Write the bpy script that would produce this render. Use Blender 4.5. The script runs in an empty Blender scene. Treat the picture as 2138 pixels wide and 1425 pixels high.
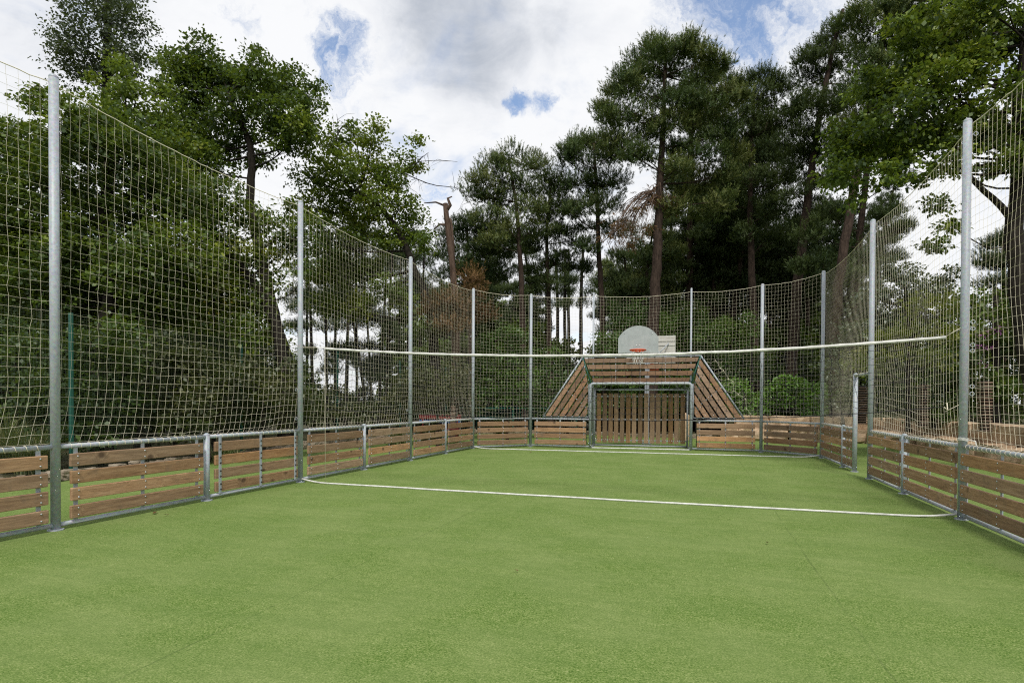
import bpy, math, random
import numpy as np
from mathutils import Vector, Matrix, noise as mnoise
R = math.radians
rng = np.random.default_rng(7)
random.seed(7)
scene = bpy.context.scene
col = scene.collection

# ------------------------------------------------------------------ camera
F, PX0, PY0 = 1206.48, 1069.0, 855.49
YAW, PITCH, ROLL = -0.31296, -0.0124, 0.0053
CAM = Vector((1.7498, -8.3806, 1.3919))
fw = Vector((math.sin(YAW)*math.cos(PITCH), math.cos(YAW)*math.cos(PITCH), math.sin(PITCH)))
rt = Vector((math.cos(YAW), -math.sin(YAW), 0)); up = rt.cross(fw)
r2 = math.cos(ROLL)*rt + math.sin(ROLL)*up; u2 = -math.sin(ROLL)*rt + math.cos(ROLL)*up
cd = bpy.data.cameras.new("camera"); cam = bpy.data.objects.new("camera", cd); col.objects.link(cam)
cam.matrix_world = Matrix(((r2.x, u2.x, -fw.x, CAM.x), (r2.y, u2.y, -fw.y, CAM.y), (r2.z, u2.z, -fw.z, CAM.z), (0, 0, 0, 1)))
cd.sensor_width = 36; cd.lens = F/2138*36; cd.shift_y = (PY0-712.5)/2138; cd.shift_x = 0
cd.clip_start = 0.05; cd.clip_end = 5000
scene.camera = cam
def at(px, py, d):
    "photo pixel and distance ahead of the camera -> a place in the world"
    return CAM + d*(fw + r2*((px-PX0)/F) - u2*((py-PY0)/F))
def dirn(px, py): return (fw + r2*((px-PX0)/F) - u2*((py-PY0)/F)).normalized()

# ------------------------------------------------------------------ light
SUN_EL, SUN_AZ = R(55), R(163)        # azimuth from +Y towards +X
EXPO = 0.95
scene.view_settings.view_transform = 'Standard'; scene.view_settings.look = 'None'
scene.view_settings.exposure = EXPO; scene.view_settings.gamma = 1
w = bpy.data.worlds.new("World"); scene.world = w; w.use_nodes = True
NT = w.node_tree; NT.nodes.clear()
def nd(nt, t, **k):
    n = nt.nodes.new(t)
    for a, v in k.items(): setattr(n, a, v)
    return n
def lk(nt, a, b): nt.links.new(a, b)
def mth(nt, op, a, b=None, c=None, clamp=False):
    n = nd(nt, 'ShaderNodeMath', operation=op); n.use_clamp = clamp
    for i, v in enumerate((a, b, c)):
        if v is None: continue
        if isinstance(v, (int, float)): n.inputs[i].default_value = v
        else: lk(nt, v, n.inputs[i])
    return n.outputs[0]
def ramp(nt, fac, stops, interp='LINEAR'):
    n = nd(nt, 'ShaderNodeValToRGB'); cr = n.color_ramp; cr.interpolation = interp
    while len(cr.elements) < len(stops): cr.elements.new(0.5)
    for e, (p, c) in zip(cr.elements, stops):
        e.position = p; e.color = (*c, 1) if len(c) == 3 else c
    lk(nt, fac, n.inputs[0]); return n.outputs[0]
def mixc(nt, fac, a, b, mode='MIX'):
    n = nd(nt, 'ShaderNodeMix', data_type='RGBA', blend_type=mode)
    if isinstance(fac, (int, float)): n.inputs[0].default_value = fac
    else: lk(nt, fac, n.inputs[0])
    for i, v in ((6, a), (7, b)):
        if isinstance(v, tuple): n.inputs[i].default_value = (*v, 1)
        else: lk(nt, v, n.inputs[i])
    return n.outputs[2]
def noi(nt, vec, scale, detail=4, rough=.55, dist=0):
    n = nd(nt, 'ShaderNodeTexNoise'); n.inputs['Scale'].default_value = scale
    n.inputs['Detail'].default_value = detail; n.inputs['Roughness'].default_value = rough
    n.inputs['Distortion'].default_value = dist
    if vec is not None: lk(nt, vec, n.inputs['Vector'])
    return n.outputs['Fac']
def world_sky():
    nt = NT
    out = nd(nt, 'ShaderNodeOutputWorld')
    sky = nd(nt, 'ShaderNodeTexSky', sky_type='NISHITA', sun_disc=False)
    sky.sun_elevation = SUN_EL; sky.sun_rotation = SUN_AZ; sky.ozone_density = 2.0
    bg = nd(nt, 'ShaderNodeBackground'); lk(nt, sky.outputs[0], bg.inputs[0]); bg.inputs[1].default_value = 0.105
    tc = nd(nt, 'ShaderNodeTexCoord')
    sp = nd(nt, 'ShaderNodeSeparateXYZ'); lk(nt, tc.outputs['Generated'], sp.inputs[0])
    zz = mth(nt, 'MAXIMUM', mth(nt, 'ADD', sp.outputs[2], 0.15), 0.05)
    cb = nd(nt, 'ShaderNodeCombineXYZ')
    lk(nt, mth(nt, 'DIVIDE', sp.outputs[0], zz), cb.inputs[0]); lk(nt, mth(nt, 'DIVIDE', sp.outputs[1], zz), cb.inputs[1])
    n1 = noi(nt, cb.outputs[0], 2.2, 9, .6, .4)
    n2 = noi(nt, cb.outputs[0], 1.1, 6, .55, .2)
    # warped direction, for cloud holes with ragged edges
    nz = nd(nt, 'ShaderNodeTexNoise'); nz.inputs['Scale'].default_value = 3.2; nz.inputs['Detail'].default_value = 8
    nz.inputs['Roughness'].default_value = .62
    lk(nt, tc.outputs['Generated'], nz.inputs['Vector'])
    vs = nd(nt, 'ShaderNodeVectorMath', operation='SUBTRACT'); lk(nt, nz.outputs['Color'], vs.inputs[0]); vs.inputs[1].default_value = (.5, .5, .5)
    vsc = nd(nt, 'ShaderNodeVectorMath', operation='SCALE'); lk(nt, vs.outputs[0], vsc.inputs[0]); vsc.inputs[3].default_value = .30
    va = nd(nt, 'ShaderNodeVectorMath', operation='ADD'); lk(nt, vsc.outputs[0], va.inputs[0]); lk(nt, tc.outputs['Generated'], va.inputs[1])
    def patch(px, py, rad, soft=1.0):
        dn = nd(nt, 'ShaderNodeVectorMath', operation='DISTANCE'); lk(nt, va.outputs[0], dn.inputs[0])
        dn.inputs[1].default_value = dirn(px, py)
        m = nd(nt, 'ShaderNodeMapRange', interpolation_type='SMOOTHSTEP'); lk(nt, dn.outputs['Value'], m.inputs[0])
        m.inputs[1].default_value = rad*1.7; m.inputs[2].default_value = rad*.1
        m.inputs[3].default_value = 0; m.inputs[4].default_value = soft
        return m.outputs[0]
    blue = None
    for px, py, rad, s in ((700, 70, .045, 1.0), (735, 105, .04, .8), (660, 60, .03, .5), (800, 205, .03, .4), (640, 15, .03, .4), (770, 60, .02, .5), (1095, 212, .026, 1.0), (1130, 228, .024, .9), (1070, 200, .016, .7), (1560, -10, .10, .95), (1680, 60, .05, .55),
                           (1600, 120, .05, .5), (1490, 110, .035, .55), (760, 200, .05, .35), (920, 380, .045, .55), (460, 20, .03, .5), (2110, 560, .09, .25), (1900, 480, .05, .2),(1540,150,.03,.4)):
        p = patch(px, py, rad, s); blue = p if blue is None else mth(nt, 'MAXIMUM', blue, p)
    nf0 = noi(nt, cb.outputs[0], 5, 9, .65, .5)
    grey = None
    for px, py, rad, s in ((985, 60, .10, .9), (900, 30, .07, .8), (1030, 110, .05, .7), (1230, 90, .05, .22), (60, 60, .12, .25), (1150, 30, .06, .5)):
        p = patch(px, py, rad, s); grey = p if grey is None else mth(nt, 'MAXIMUM', grey, p)
    wisps = nd(nt, 'ShaderNodeMapRange', interpolation_type='SMOOTHSTEP'); lk(nt, n1, wisps.inputs[0])
    wisps.inputs[1].default_value = .52; wisps.inputs[2].default_value = .78; wisps.inputs[3].default_value = 0; wisps.inputs[4].default_value = .7
    gm = mth(nt, 'ADD', grey, mth(nt, 'ADD', mth(nt, 'MULTIPLY', mth(nt, 'SUBTRACT', n2, .50), 1.4), mth(nt, 'MULTIPLY', mth(nt, 'SUBTRACT', nf0, .5), 1.1)), clamp=True)
    cc = ramp(nt, gm, [(0, (.495, .50, .51)), (.35, (.44, .45, .47)), (1, (.245, .267, .305))])
    bc = nd(nt, 'ShaderNodeBackground'); lk(nt, cc, bc.inputs[0]); bc.inputs[1].default_value = 1.0
    nf = noi(nt, va.outputs[0], 13, 10, .72, 1.0)
    bl = nd(nt, 'ShaderNodeMapRange', interpolation_type='SMOOTHSTEP'); lk(nt, mth(nt, 'ADD', blue, mth(nt, 'MULTIPLY', mth(nt, 'SUBTRACT', nf, .5), 2.6)), bl.inputs[0])
    bl.inputs[1].default_value = .10; bl.inputs[2].default_value = 1.15; bl.inputs[3].default_value = 0; bl.inputs[4].default_value = .95
    cov = mth(nt, 'MAXIMUM', mth(nt, 'MULTIPLY', bl.outputs[0], mth(nt, 'MULTIPLY', blue, 1.8, clamp=True)), wisps.outputs[0], clamp=True)
    mx = nd(nt, 'ShaderNodeMixShader'); lk(nt, cov, mx.inputs[0]); lk(nt, bc.outputs[0], mx.inputs[1]); lk(nt, bg.outputs[0], mx.inputs[2])
    lk(nt, mx.outputs[0], out.inputs[0])
world_sky()
sl = bpy.data.lights.new("sun", 'SUN'); sl.energy = 1.5; sl.angle = R(11); sl.color = (1, .95, .87)
so = bpy.data.objects.new("sun", sl); col.objects.link(so)
sd = Vector((math.sin(SUN_AZ)*math.cos(SUN_EL), math.cos(SUN_AZ)*math.cos(SUN_EL), math.sin(SUN_EL)))
so.rotation_euler = (-sd).to_track_quat('-Z', 'Y').to_euler(); so.location = sd*60
cy = scene.cycles
cy.max_bounces = 6; cy.diffuse_bounces = 3; cy.glossy_bounces = 2; cy.transmission_bounces = 3; cy.transparent_max_bounces = 4
cy.caustics_reflective = False; cy.caustics_refractive = False; cy.use_adaptive_sampling = True; cy.adaptive_threshold = .01; cy.use_denoising = False
cy.pixel_filter_type = 'BLACKMAN_HARRIS'; cy.filter_width = 1.15

# ------------------------------------------------------------------ materials
def mat(name, build):
    m = bpy.data.materials.new(name); m.use_nodes = True; nt = m.node_tree; nt.nodes.clear()
    o = nd(nt, 'ShaderNodeOutputMaterial'); build(nt, o); return m
def princ(nt, o, base, rough=.6, metal=0, bump=None, bstr=.3, bdist=.01, spec=.5):
    p = nd(nt, 'ShaderNodeBsdfPrincipled')
    if isinstance(base, tuple): p.inputs['Base Color'].default_value = (*base, 1)
    else: lk(nt, base, p.inputs['Base Color'])
    if isinstance(rough, (int, float)): p.inputs['Roughness'].default_value = rough
    else: lk(nt, rough, p.inputs['Roughness'])
    p.inputs['Metallic'].default_value = metal; p.inputs['Specular IOR Level'].default_value = spec
    if bump is not None:
        b = nd(nt, 'ShaderNodeBump'); b.inputs['Strength'].default_value = bstr; b.inputs['Distance'].default_value = bdist
        lk(nt, bump, b.inputs['Height']); lk(nt, b.outputs[0], p.inputs['Normal'])
    lk(nt, p.outputs[0], o.inputs[0]); return p
def objc(nt, scale=(1, 1, 1), rnd=0.0):
    tc = nd(nt, 'ShaderNodeTexCoord'); mp = nd(nt, 'ShaderNodeMapping'); mp.inputs['Scale'].default_value = scale
    src = tc.outputs['Object']
    if rnd:
        oi = nd(nt, 'ShaderNodeObjectInfo'); cb = nd(nt, 'ShaderNodeCombineXYZ')
        v = mth(nt, 'MULTIPLY', oi.outputs['Random'], rnd)
        lk(nt, v, cb.inputs[0]); lk(nt, mth(nt, 'MULTIPLY', v, 1.7), cb.inputs[1]); lk(nt, mth(nt, 'MULTIPLY', v, .6), cb.inputs[2])
        a = nd(nt, 'ShaderNodeVectorMath', operation='ADD'); lk(nt, src, a.inputs[0]); lk(nt, cb.outputs[0], a.inputs[1]); src = a.outputs[0]
    lk(nt, src, mp.inputs[0]); return mp.outputs[0]
M = {}
def m_steel(nt, o):
    v = objc(nt, (1, 1, 1), 9)
    a = noi(nt, v, 28, 3, .6); b = noi(nt, v, 3, 4, .6)
    s = nd(nt, 'ShaderNodeTexVoronoi'); s.inputs['Scale'].default_value = 70; lk(nt, v, s.inputs['Vector'])
    c = ramp(nt, a, [(.3, (.30, .335, .37)), (.5, (.37, .41, .45)), (.75, (.44, .475, .51))])
    c = mixc(nt, mth(nt, 'MULTIPLY', b, .5), c, (.27, .285, .30))
    c = mixc(nt, .12, c, s.outputs['Color'], 'OVERLAY')
    r = mth(nt, 'MULTIPLY_ADD', a, .3, .38)
    princ(nt, o, c, r, .1, a, .12, .002)
M['steel'] = mat('galvanised_steel', m_steel)
M['bolt'] = mat('bolt_steel', lambda nt, o: princ(nt, o, (.5, .52, .54), .3, .8))
M['black_bolt'] = mat('black_bolt', lambda nt, o: princ(nt, o, (.02, .02, .022), .45))
def m_wood(base1, base2, base3):
    def f(nt, o):
        v = objc(nt, (1, 1, 1), 37); vs = objc(nt, (1.1, 16, 16), 37)
        kn = nd(nt, 'ShaderNodeTexVoronoi'); kn.inputs['Scale'].default_value = 1.0
        vk = objc(nt, (2.6, 7.5, 3.0), 37); lk(nt, vk, kn.inputs['Vector'])
        kd = kn.outputs['Distance']
        nearknot = nd(nt, 'ShaderNodeMapRange', interpolation_type='SMOOTHSTEP'); lk(nt, kd, nearknot.inputs[0])
        nearknot.inputs[1].default_value = .30; nearknot.inputs[2].default_value = .05; nearknot.inputs[3].default_value = 0; nearknot.inputs[4].default_value = 1
        off = nd(nt, 'ShaderNodeCombineXYZ'); lk(nt, mth(nt, 'MULTIPLY', nearknot.outputs[0], 1.6), off.inputs[1])
        va = nd(nt, 'ShaderNodeVectorMath', operation='ADD'); lk(nt, vs, va.inputs[0]); lk(nt, off.outputs[0], va.inputs[1])
        g1 = noi(nt, va.outputs[0], 1.7, 6, .62, .8); g2 = noi(nt, va.outputs[0], 7, 3, .6, .3)
        st = noi(nt, v, 2.2, 4, .6)
        c = ramp(nt, g1, [(.28, base2), (.5, base1), (.72, base3)])
        g2r = ramp(nt, g2, [(.45, (0, 0, 0)), (.68, (1, 1, 1))])
        c = mixc(nt, mth(nt, 'MULTIPLY', g2r, .55), c, tuple(x*.55 for x in base2))
        oi = nd(nt, 'ShaderNodeObjectInfo')
        rr = mth(nt, 'FRACT', mth(nt, 'MULTIPLY', oi.outputs['Random'], 7.31))
        gry = ramp(nt, g1, [(.3, (.165, .128, .095)), (.7, (.31, .25, .195))])
        wm = mth(nt, 'MULTIPLY', mth(nt, 'ADD', rr, mth(nt, 'MULTIPLY', st, .8)), .42, clamp=True)
        c = mixc(nt, wm, c, gry)
        hv = nd(nt, 'ShaderNodeHueSaturation'); lk(nt, c, hv.inputs['Color'])
        lk(nt, mth(nt, 'MULTIPLY_ADD', oi.outputs['Random'], .55, .68), hv.inputs['Value'])
        c = hv.outputs[0]
        sm = ramp(nt, noi(nt, v, 3.4, 6, .65), [(.56, (0, 0, 0)), (.74, (1, 1, 1))])
        c = mixc(nt, mth(nt, 'MULTIPLY', sm, .5), c, (.10, .085, .07))
        kr = nd(nt, 'ShaderNodeMapRange'); lk(nt, kd, kr.inputs[0]); kr.inputs[1].default_value = .15; kr.inputs[2].default_value = .07
        c = mixc(nt, mth(nt, 'MULTIPLY', kr.outputs[0], .75), c, (.055, .032, .02))
        princ(nt, o, c, .72, 0, g1, .35, .004, .25)
    return f
M['wood'] = mat('weathered_pine_board', m_wood((.38, .215, .105), (.23, .12, .058), (.51, .32, .175)))
M['wood_new'] = mat('newer_pine_board', m_wood((.50, .265, .115), (.34, .165, .068), (.60, .36, .18)))
M['wood_dark'] = mat('dark_treated_board', m_wood((.235, .118, .052), (.135, .064, .029), (.31, .17, .085)))
def m_turf(nt, o):
    v = objc(nt)
    fine = noi(nt, v, 85, 3, .85); mid = noi(nt, v, 42, 4, .75); tuft = noi(nt, v, 15, 4, .7)
    big = noi(nt, v, 1.1, 5, .6); st = noi(nt, objc(nt, (.35, 2.2, 1)), 2.4, 5, .62); patch = noi(nt, v, 5, 6, .65)
    g = mth(nt, 'ADD', mth(nt, 'MULTIPLY', mth(nt, 'SUBTRACT', fine, .5), 1.9), mth(nt, 'ADD', mth(nt, 'MULTIPLY', mth(nt, 'SUBTRACT', mid, .5), .6), mth(nt, 'MULTIPLY', mth(nt, 'SUBTRACT', tuft, .5), .45)))
    g = mth(nt, 'ADD', mth(nt, 'MULTIPLY', g, 1.35), .5, clamp=True)
    c = ramp(nt, g, [(.05, (.028, .070, .008)), (.35, (.086, .156, .027)), (.55, (.152, .224, .056)), (.8, (.246, .302, .108)), (1, (.37, .40, .185))])
    c = mixc(nt, mth(nt, 'MULTIPLY', ramp(nt, big, [(.38, (0, 0, 0)), (.62, (1, 1, 1))]), .40), c, (.235, .287, .108))
    c = mixc(nt, mth(nt, 'MULTIPLY', ramp(nt, st, [(.42, (0, 0, 0)), (.62, (1, 1, 1))]), .30), c, (.102, .172, .040))
    c = mixc(nt, mth(nt, 'MULTIPLY', ramp(nt, patch, [(.48, (0, 0, 0)), (.68, (1, 1, 1))]), .25), c, (.12, .185, .05))
    # seams of the turf rolls, run the length of the court
    sp = nd(nt, 'ShaderNodeSeparateXYZ'); lk(nt, v, sp.inputs[0])
    wob = mth(nt, 'MULTIPLY', mth(nt, 'SUBTRACT', noi(nt, v, .9, 3), .5), .05)
    xm = mth(nt, 'ADD', sp.outputs[0], wob)
    dd = mth(nt, 'ABSOLUTE', mth(nt, 'SUBTRACT', mth(nt, 'FLOORED_MODULO', mth(nt, 'ADD', xm, 1.0+1.85), 3.7), 1.85))
    seam = nd(nt, 'ShaderNodeMapRange'); lk(nt, dd, seam.inputs[0]); seam.inputs[1].default_value = .011; seam.inputs[2].default_value = .004
    brk = ramp(nt, noi(nt, v, 2.3, 4, .7), [(.38, (.15, .15, .15)), (.60, (1, 1, 1))])
    c = mixc(nt, mth(nt, 'MULTIPLY', mth(nt, 'MULTIPLY', seam.outputs[0], brk), .36), c, (.045, .08, .022))
    h = g
    princ(nt, o, c, .95, 0, h, .45, .012, .1)
M['turf'] = mat('artificial_turf', m_turf)
def m_soil(nt, o):
    v = objc(nt); a = noi(nt, v, 6, 8, .65); b = noi(nt, v, .35, 5, .6)
    c = ramp(nt, a, [(.3, (.035, .028, .018)), (.5, (.075, .06, .035)), (.7, (.14, .11, .07))])
    c = mixc(nt, mth(nt, 'MULTIPLY', b, .8), c, (.05, .065, .025))
    princ(nt, o, c, .95, 0, a, .8, .05, .1)
M['soil'] = mat('soil_and_litter', m_soil)
def m_stone(c1, c2, c3):
    def f(nt, o):
        v = objc(nt); a = noi(nt, v, 5, 8, .65, .5); b = noi(nt, v, 1.4, 4, .6); e = noi(nt, v, 30, 5, .7)
        c = ramp(nt, a, [(.3, c1), (.5, c2), (.72, c3)])
        c = mixc(nt, mth(nt, 'MULTIPLY', ramp(nt, b, [(.45, (0, 0, 0)), (.65, (1, 1, 1))]), .55), c, (.16, .115, .075))
        c = mixc(nt, mth(nt, 'MULTIPLY', e, .35), c, (.10, .085, .07))
        princ(nt, o, c, .9, 0, mth(nt, 'ADD', a, mth(nt, 'MULTIPLY', e, .5)), .7, .03, .15)
    return f
M['sand'] = mat('sandstone', m_stone((.30, .19, .11), (.60, .43, .28), (.74, .60, .44)))
M['grey_stone'] = mat('pale_field_stone', m_stone((.16, .13, .09), (.28, .235, .17), (.38, .33, .26)))
def m_bark(c1, c2, sc=(9, 9, 2.2)):
    def f(nt, o):
        v = objc(nt, sc); a = noi(nt, v, 1.6, 6, .68, .6); b = noi(nt, objc(nt), .7, 3)
        c = ramp(nt, a, [(.35, c1), (.68, c2)]); c = mixc(nt, mth(nt, 'MULTIPLY', b, .4), c, c1)
        princ(nt, o, c, .95, 0, a, .9, .04, .1)
    return f
M['oak_bark'] = mat('oak_bark', m_bark((.014, .012, .010), (.048, .041, .034)))
M['pine_bark'] = mat('pine_bark', m_bark((.022, .016, .013), (.088, .062, .048)))
M['dead_bark'] = mat('peeling_dead_bark', m_bark((.055, .036, .027), (.17, .12, .092)))
M['twig'] = mat('dry_twig', m_bark((.10, .07, .055), (.24, .17, .13)))
def m_leaf(stops, trans=.3, gloss=.04):
    def f(nt, o):
        a = nd(nt, 'ShaderNodeAttribute', attribute_name='tint')
        c = ramp(nt, a.outputs['Fac'], stops)
        d = nd(nt, 'ShaderNodeBsdfDiffuse'); lk(nt, c, d.inputs[0])
        t = nd(nt, 'ShaderNodeBsdfTranslucent')
        lk(nt, mixc(nt, .5, c, (.22, .30, .03), 'MIX'), t.inputs[0])
        m1 = nd(nt, 'ShaderNodeMixShader'); m1.inputs[0].default_value = trans; lk(nt, d.outputs[0], m1.inputs[1]); lk(nt, t.outputs[0], m1.inputs[2])
        g = nd(nt, 'ShaderNodeBsdfGlossy'); g.inputs['Roughness'].default_value = .5; g.inputs[0].default_value = (.8, .85, .8, 1)
        m2 = nd(nt, 'ShaderNodeMixShader'); m2.inputs[0].default_value = gloss; lk(nt, m1.outputs[0], m2.inputs[1]); lk(nt, g.outputs[0], m2.inputs[2])
        lk(nt, m2.outputs[0], o.inputs[0])
    return f
M['oak'] = mat('oak_leaves', m_leaf([(0, (.010, .026, .005)), (.35, (.030, .062, .008)), (.6, (.105, .165, .013)), (.85, (.24, .28, .022)), (1, (.40, .30, .03))]))  # dark and yellow ends put shaded and sunlit clusters into the leaf colour
M['oak_dark'] = mat('dark_oak_leaves', m_leaf([(0, (.009, .024, .005)), (.4, (.030, .063, .009)), (.75, (.09, .145, .014)), (1, (.22, .26, .025))]))
M['oak_yellow'] = mat('light_oak_leaves', m_leaf([(0, (.020, .045, .006)), (.35, (.068, .118, .012)), (.7, (.170, .225, .02)), (1, (.36, .34, .035))], .38))
M['holm'] = mat('grey_green_leaves', m_leaf([(0, (.018, .035, .018)), (.5, (.040, .062, .032)), (1, (.08, .10, .05))], .2, .07))
M['pine'] = mat('pine_needles', m_leaf([(0, (.014, .032, .013)), (.4, (.038, .072, .024)), (.75, (.088, .132, .040)), (1, (.18, .20, .06))], .15, .03))
M['pine_far'] = mat('far_pine_needles', m_leaf([(0, (.010, .024, .011)), (.5, (.028, .052, .020)), (1, (.080, .110, .036))], .15, .02))
M['bush'] = mat('shrub_leaves', m_leaf([(0, (.022, .060, .010)), (.45, (.058, .125, .018)), (.8, (.115, .20, .026)), (1, (.20, .26, .05))]))
M['bush_brown'] = mat('brownish_hedge_leaves', m_leaf([(0, (.018, .030, .010)), (.4, (.040, .052, .014)), (.75, (.075, .075, .022)), (1, (.13, .10, .035))], .2))
M['bamboo'] = mat('bright_shrub_leaves', m_leaf([(0, (.045, .12, .012)), (.5, (.11, .25, .022)), (1, (.22, .38, .05))], .35))
M['dead_leaf'] = mat('dead_brown_leaves', m_leaf([(0, (.05, .028, .016)), (.5, (.12, .062, .032)), (1, (.24, .14, .065))], .15, .02))
M['yellow_leaf'] = mat('yellow_green_leaves', m_leaf([(0, (.06, .10, .012)), (.5, (.15, .19, .02)), (1, (.32, .30, .04))], .38))
M['dry_grass'] = mat('long_grass', m_leaf([(0, (.05, .09, .02)), (.5, (.12, .16, .05)), (1, (.30, .26, .14))], .25))
M['cord'] = mat('cream_net_cord', lambda nt, o: princ(nt, o, (.72, .67, .53), .85, 0, None, spec=.1))
M['black_cord'] = mat('black_net_cord', lambda nt, o: princ(nt, o, (.012, .012, .014), .8))
def m_tape(nt, o):
    v = objc(nt); a = noi(nt, v, 14, 5, .6); princ(nt, o, ramp(nt, a, [(.3, (.46, .46, .43)), (.65, (.70, .70, .67))]), .8, 0, a, .5, .006)
M['tape'] = mat('white_canvas_tape', m_tape)
M['rope'] = mat('white_rope', m_tape)
def m_grey_board(nt, o):
    v = objc(nt); a = noi(nt, v, 4.5, 6, .65); b = noi(nt, v, 60, 3)
    c = ramp(nt, a, [(.3, (.31, .34, .345)), (.55, (.38, .415, .42)), (.75, (.45, .47, .465))])
    sc = ramp(nt, noi(nt, objc(nt, (3, 1, 9)), 1.5, 7, .7), [(.60, (0, 0, 0)), (.75, (1, 1, 1))])
    c = mixc(nt, mth(nt, 'MULTIPLY', sc, .3), c, (.17, .18, .16))
    princ(nt, o, c, .55, .2, b, .1, .002)
M['grey_board'] = mat('galvanised_backboard', m_grey_board)
def m_white_board(nt, o):
    v = objc(nt); a = noi(nt, objc(nt, (1.2, 1, 7)), 1.5, 6, .7)
    c = ramp(nt, a, [(.35, (.55, .55, .52)), (.6, (.48, .47, .43)), (.78, (.30, .27, .21))]); princ(nt, o, c, .7)
M['white_board'] = mat('worn_white_paint', m_white_board)
M['orange'] = mat('orange_red_paint', lambda nt, o: princ(nt, o, (.62, .085, .02), .45))
M['red'] = mat('dark_red_paint', lambda nt, o: princ(nt, o, (.16, .012, .014), .5))
M['blue'] = mat('blue_paint', lambda nt, o: princ(nt, o, (.03, .09, .28), .5))
M['white'] = mat('white_plastic', lambda nt, o: princ(nt, o, (.75, .75, .73), .5))
M['green_metal'] = mat('green_coated_steel', lambda nt, o: princ(nt, o, (.008, .085, .06), .5))
M['green_wire'] = mat('green_coated_wire', lambda nt, o: princ(nt, o, (.03, .05, .025), .6))
M['post_grey'] = mat('pale_grey_painted_post', lambda nt, o: princ(nt, o, (.36, .39, .43), .45, .2))
M['slat_wood'] = mat('golden_brown_slats', m_wood((.29, .155, .052), (.18, .092, .032), (.38, .215, .085)))
M['slat_brown'] = mat('red_brown_timber', m_wood((.12, .068, .044), (.07, .038, .025), (.17, .10, .065)))
M['purple'] = mat('purple_petals', m_leaf([(0, (.16, .03, .16)), (1, (.35, .10, .33))], .3))

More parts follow.
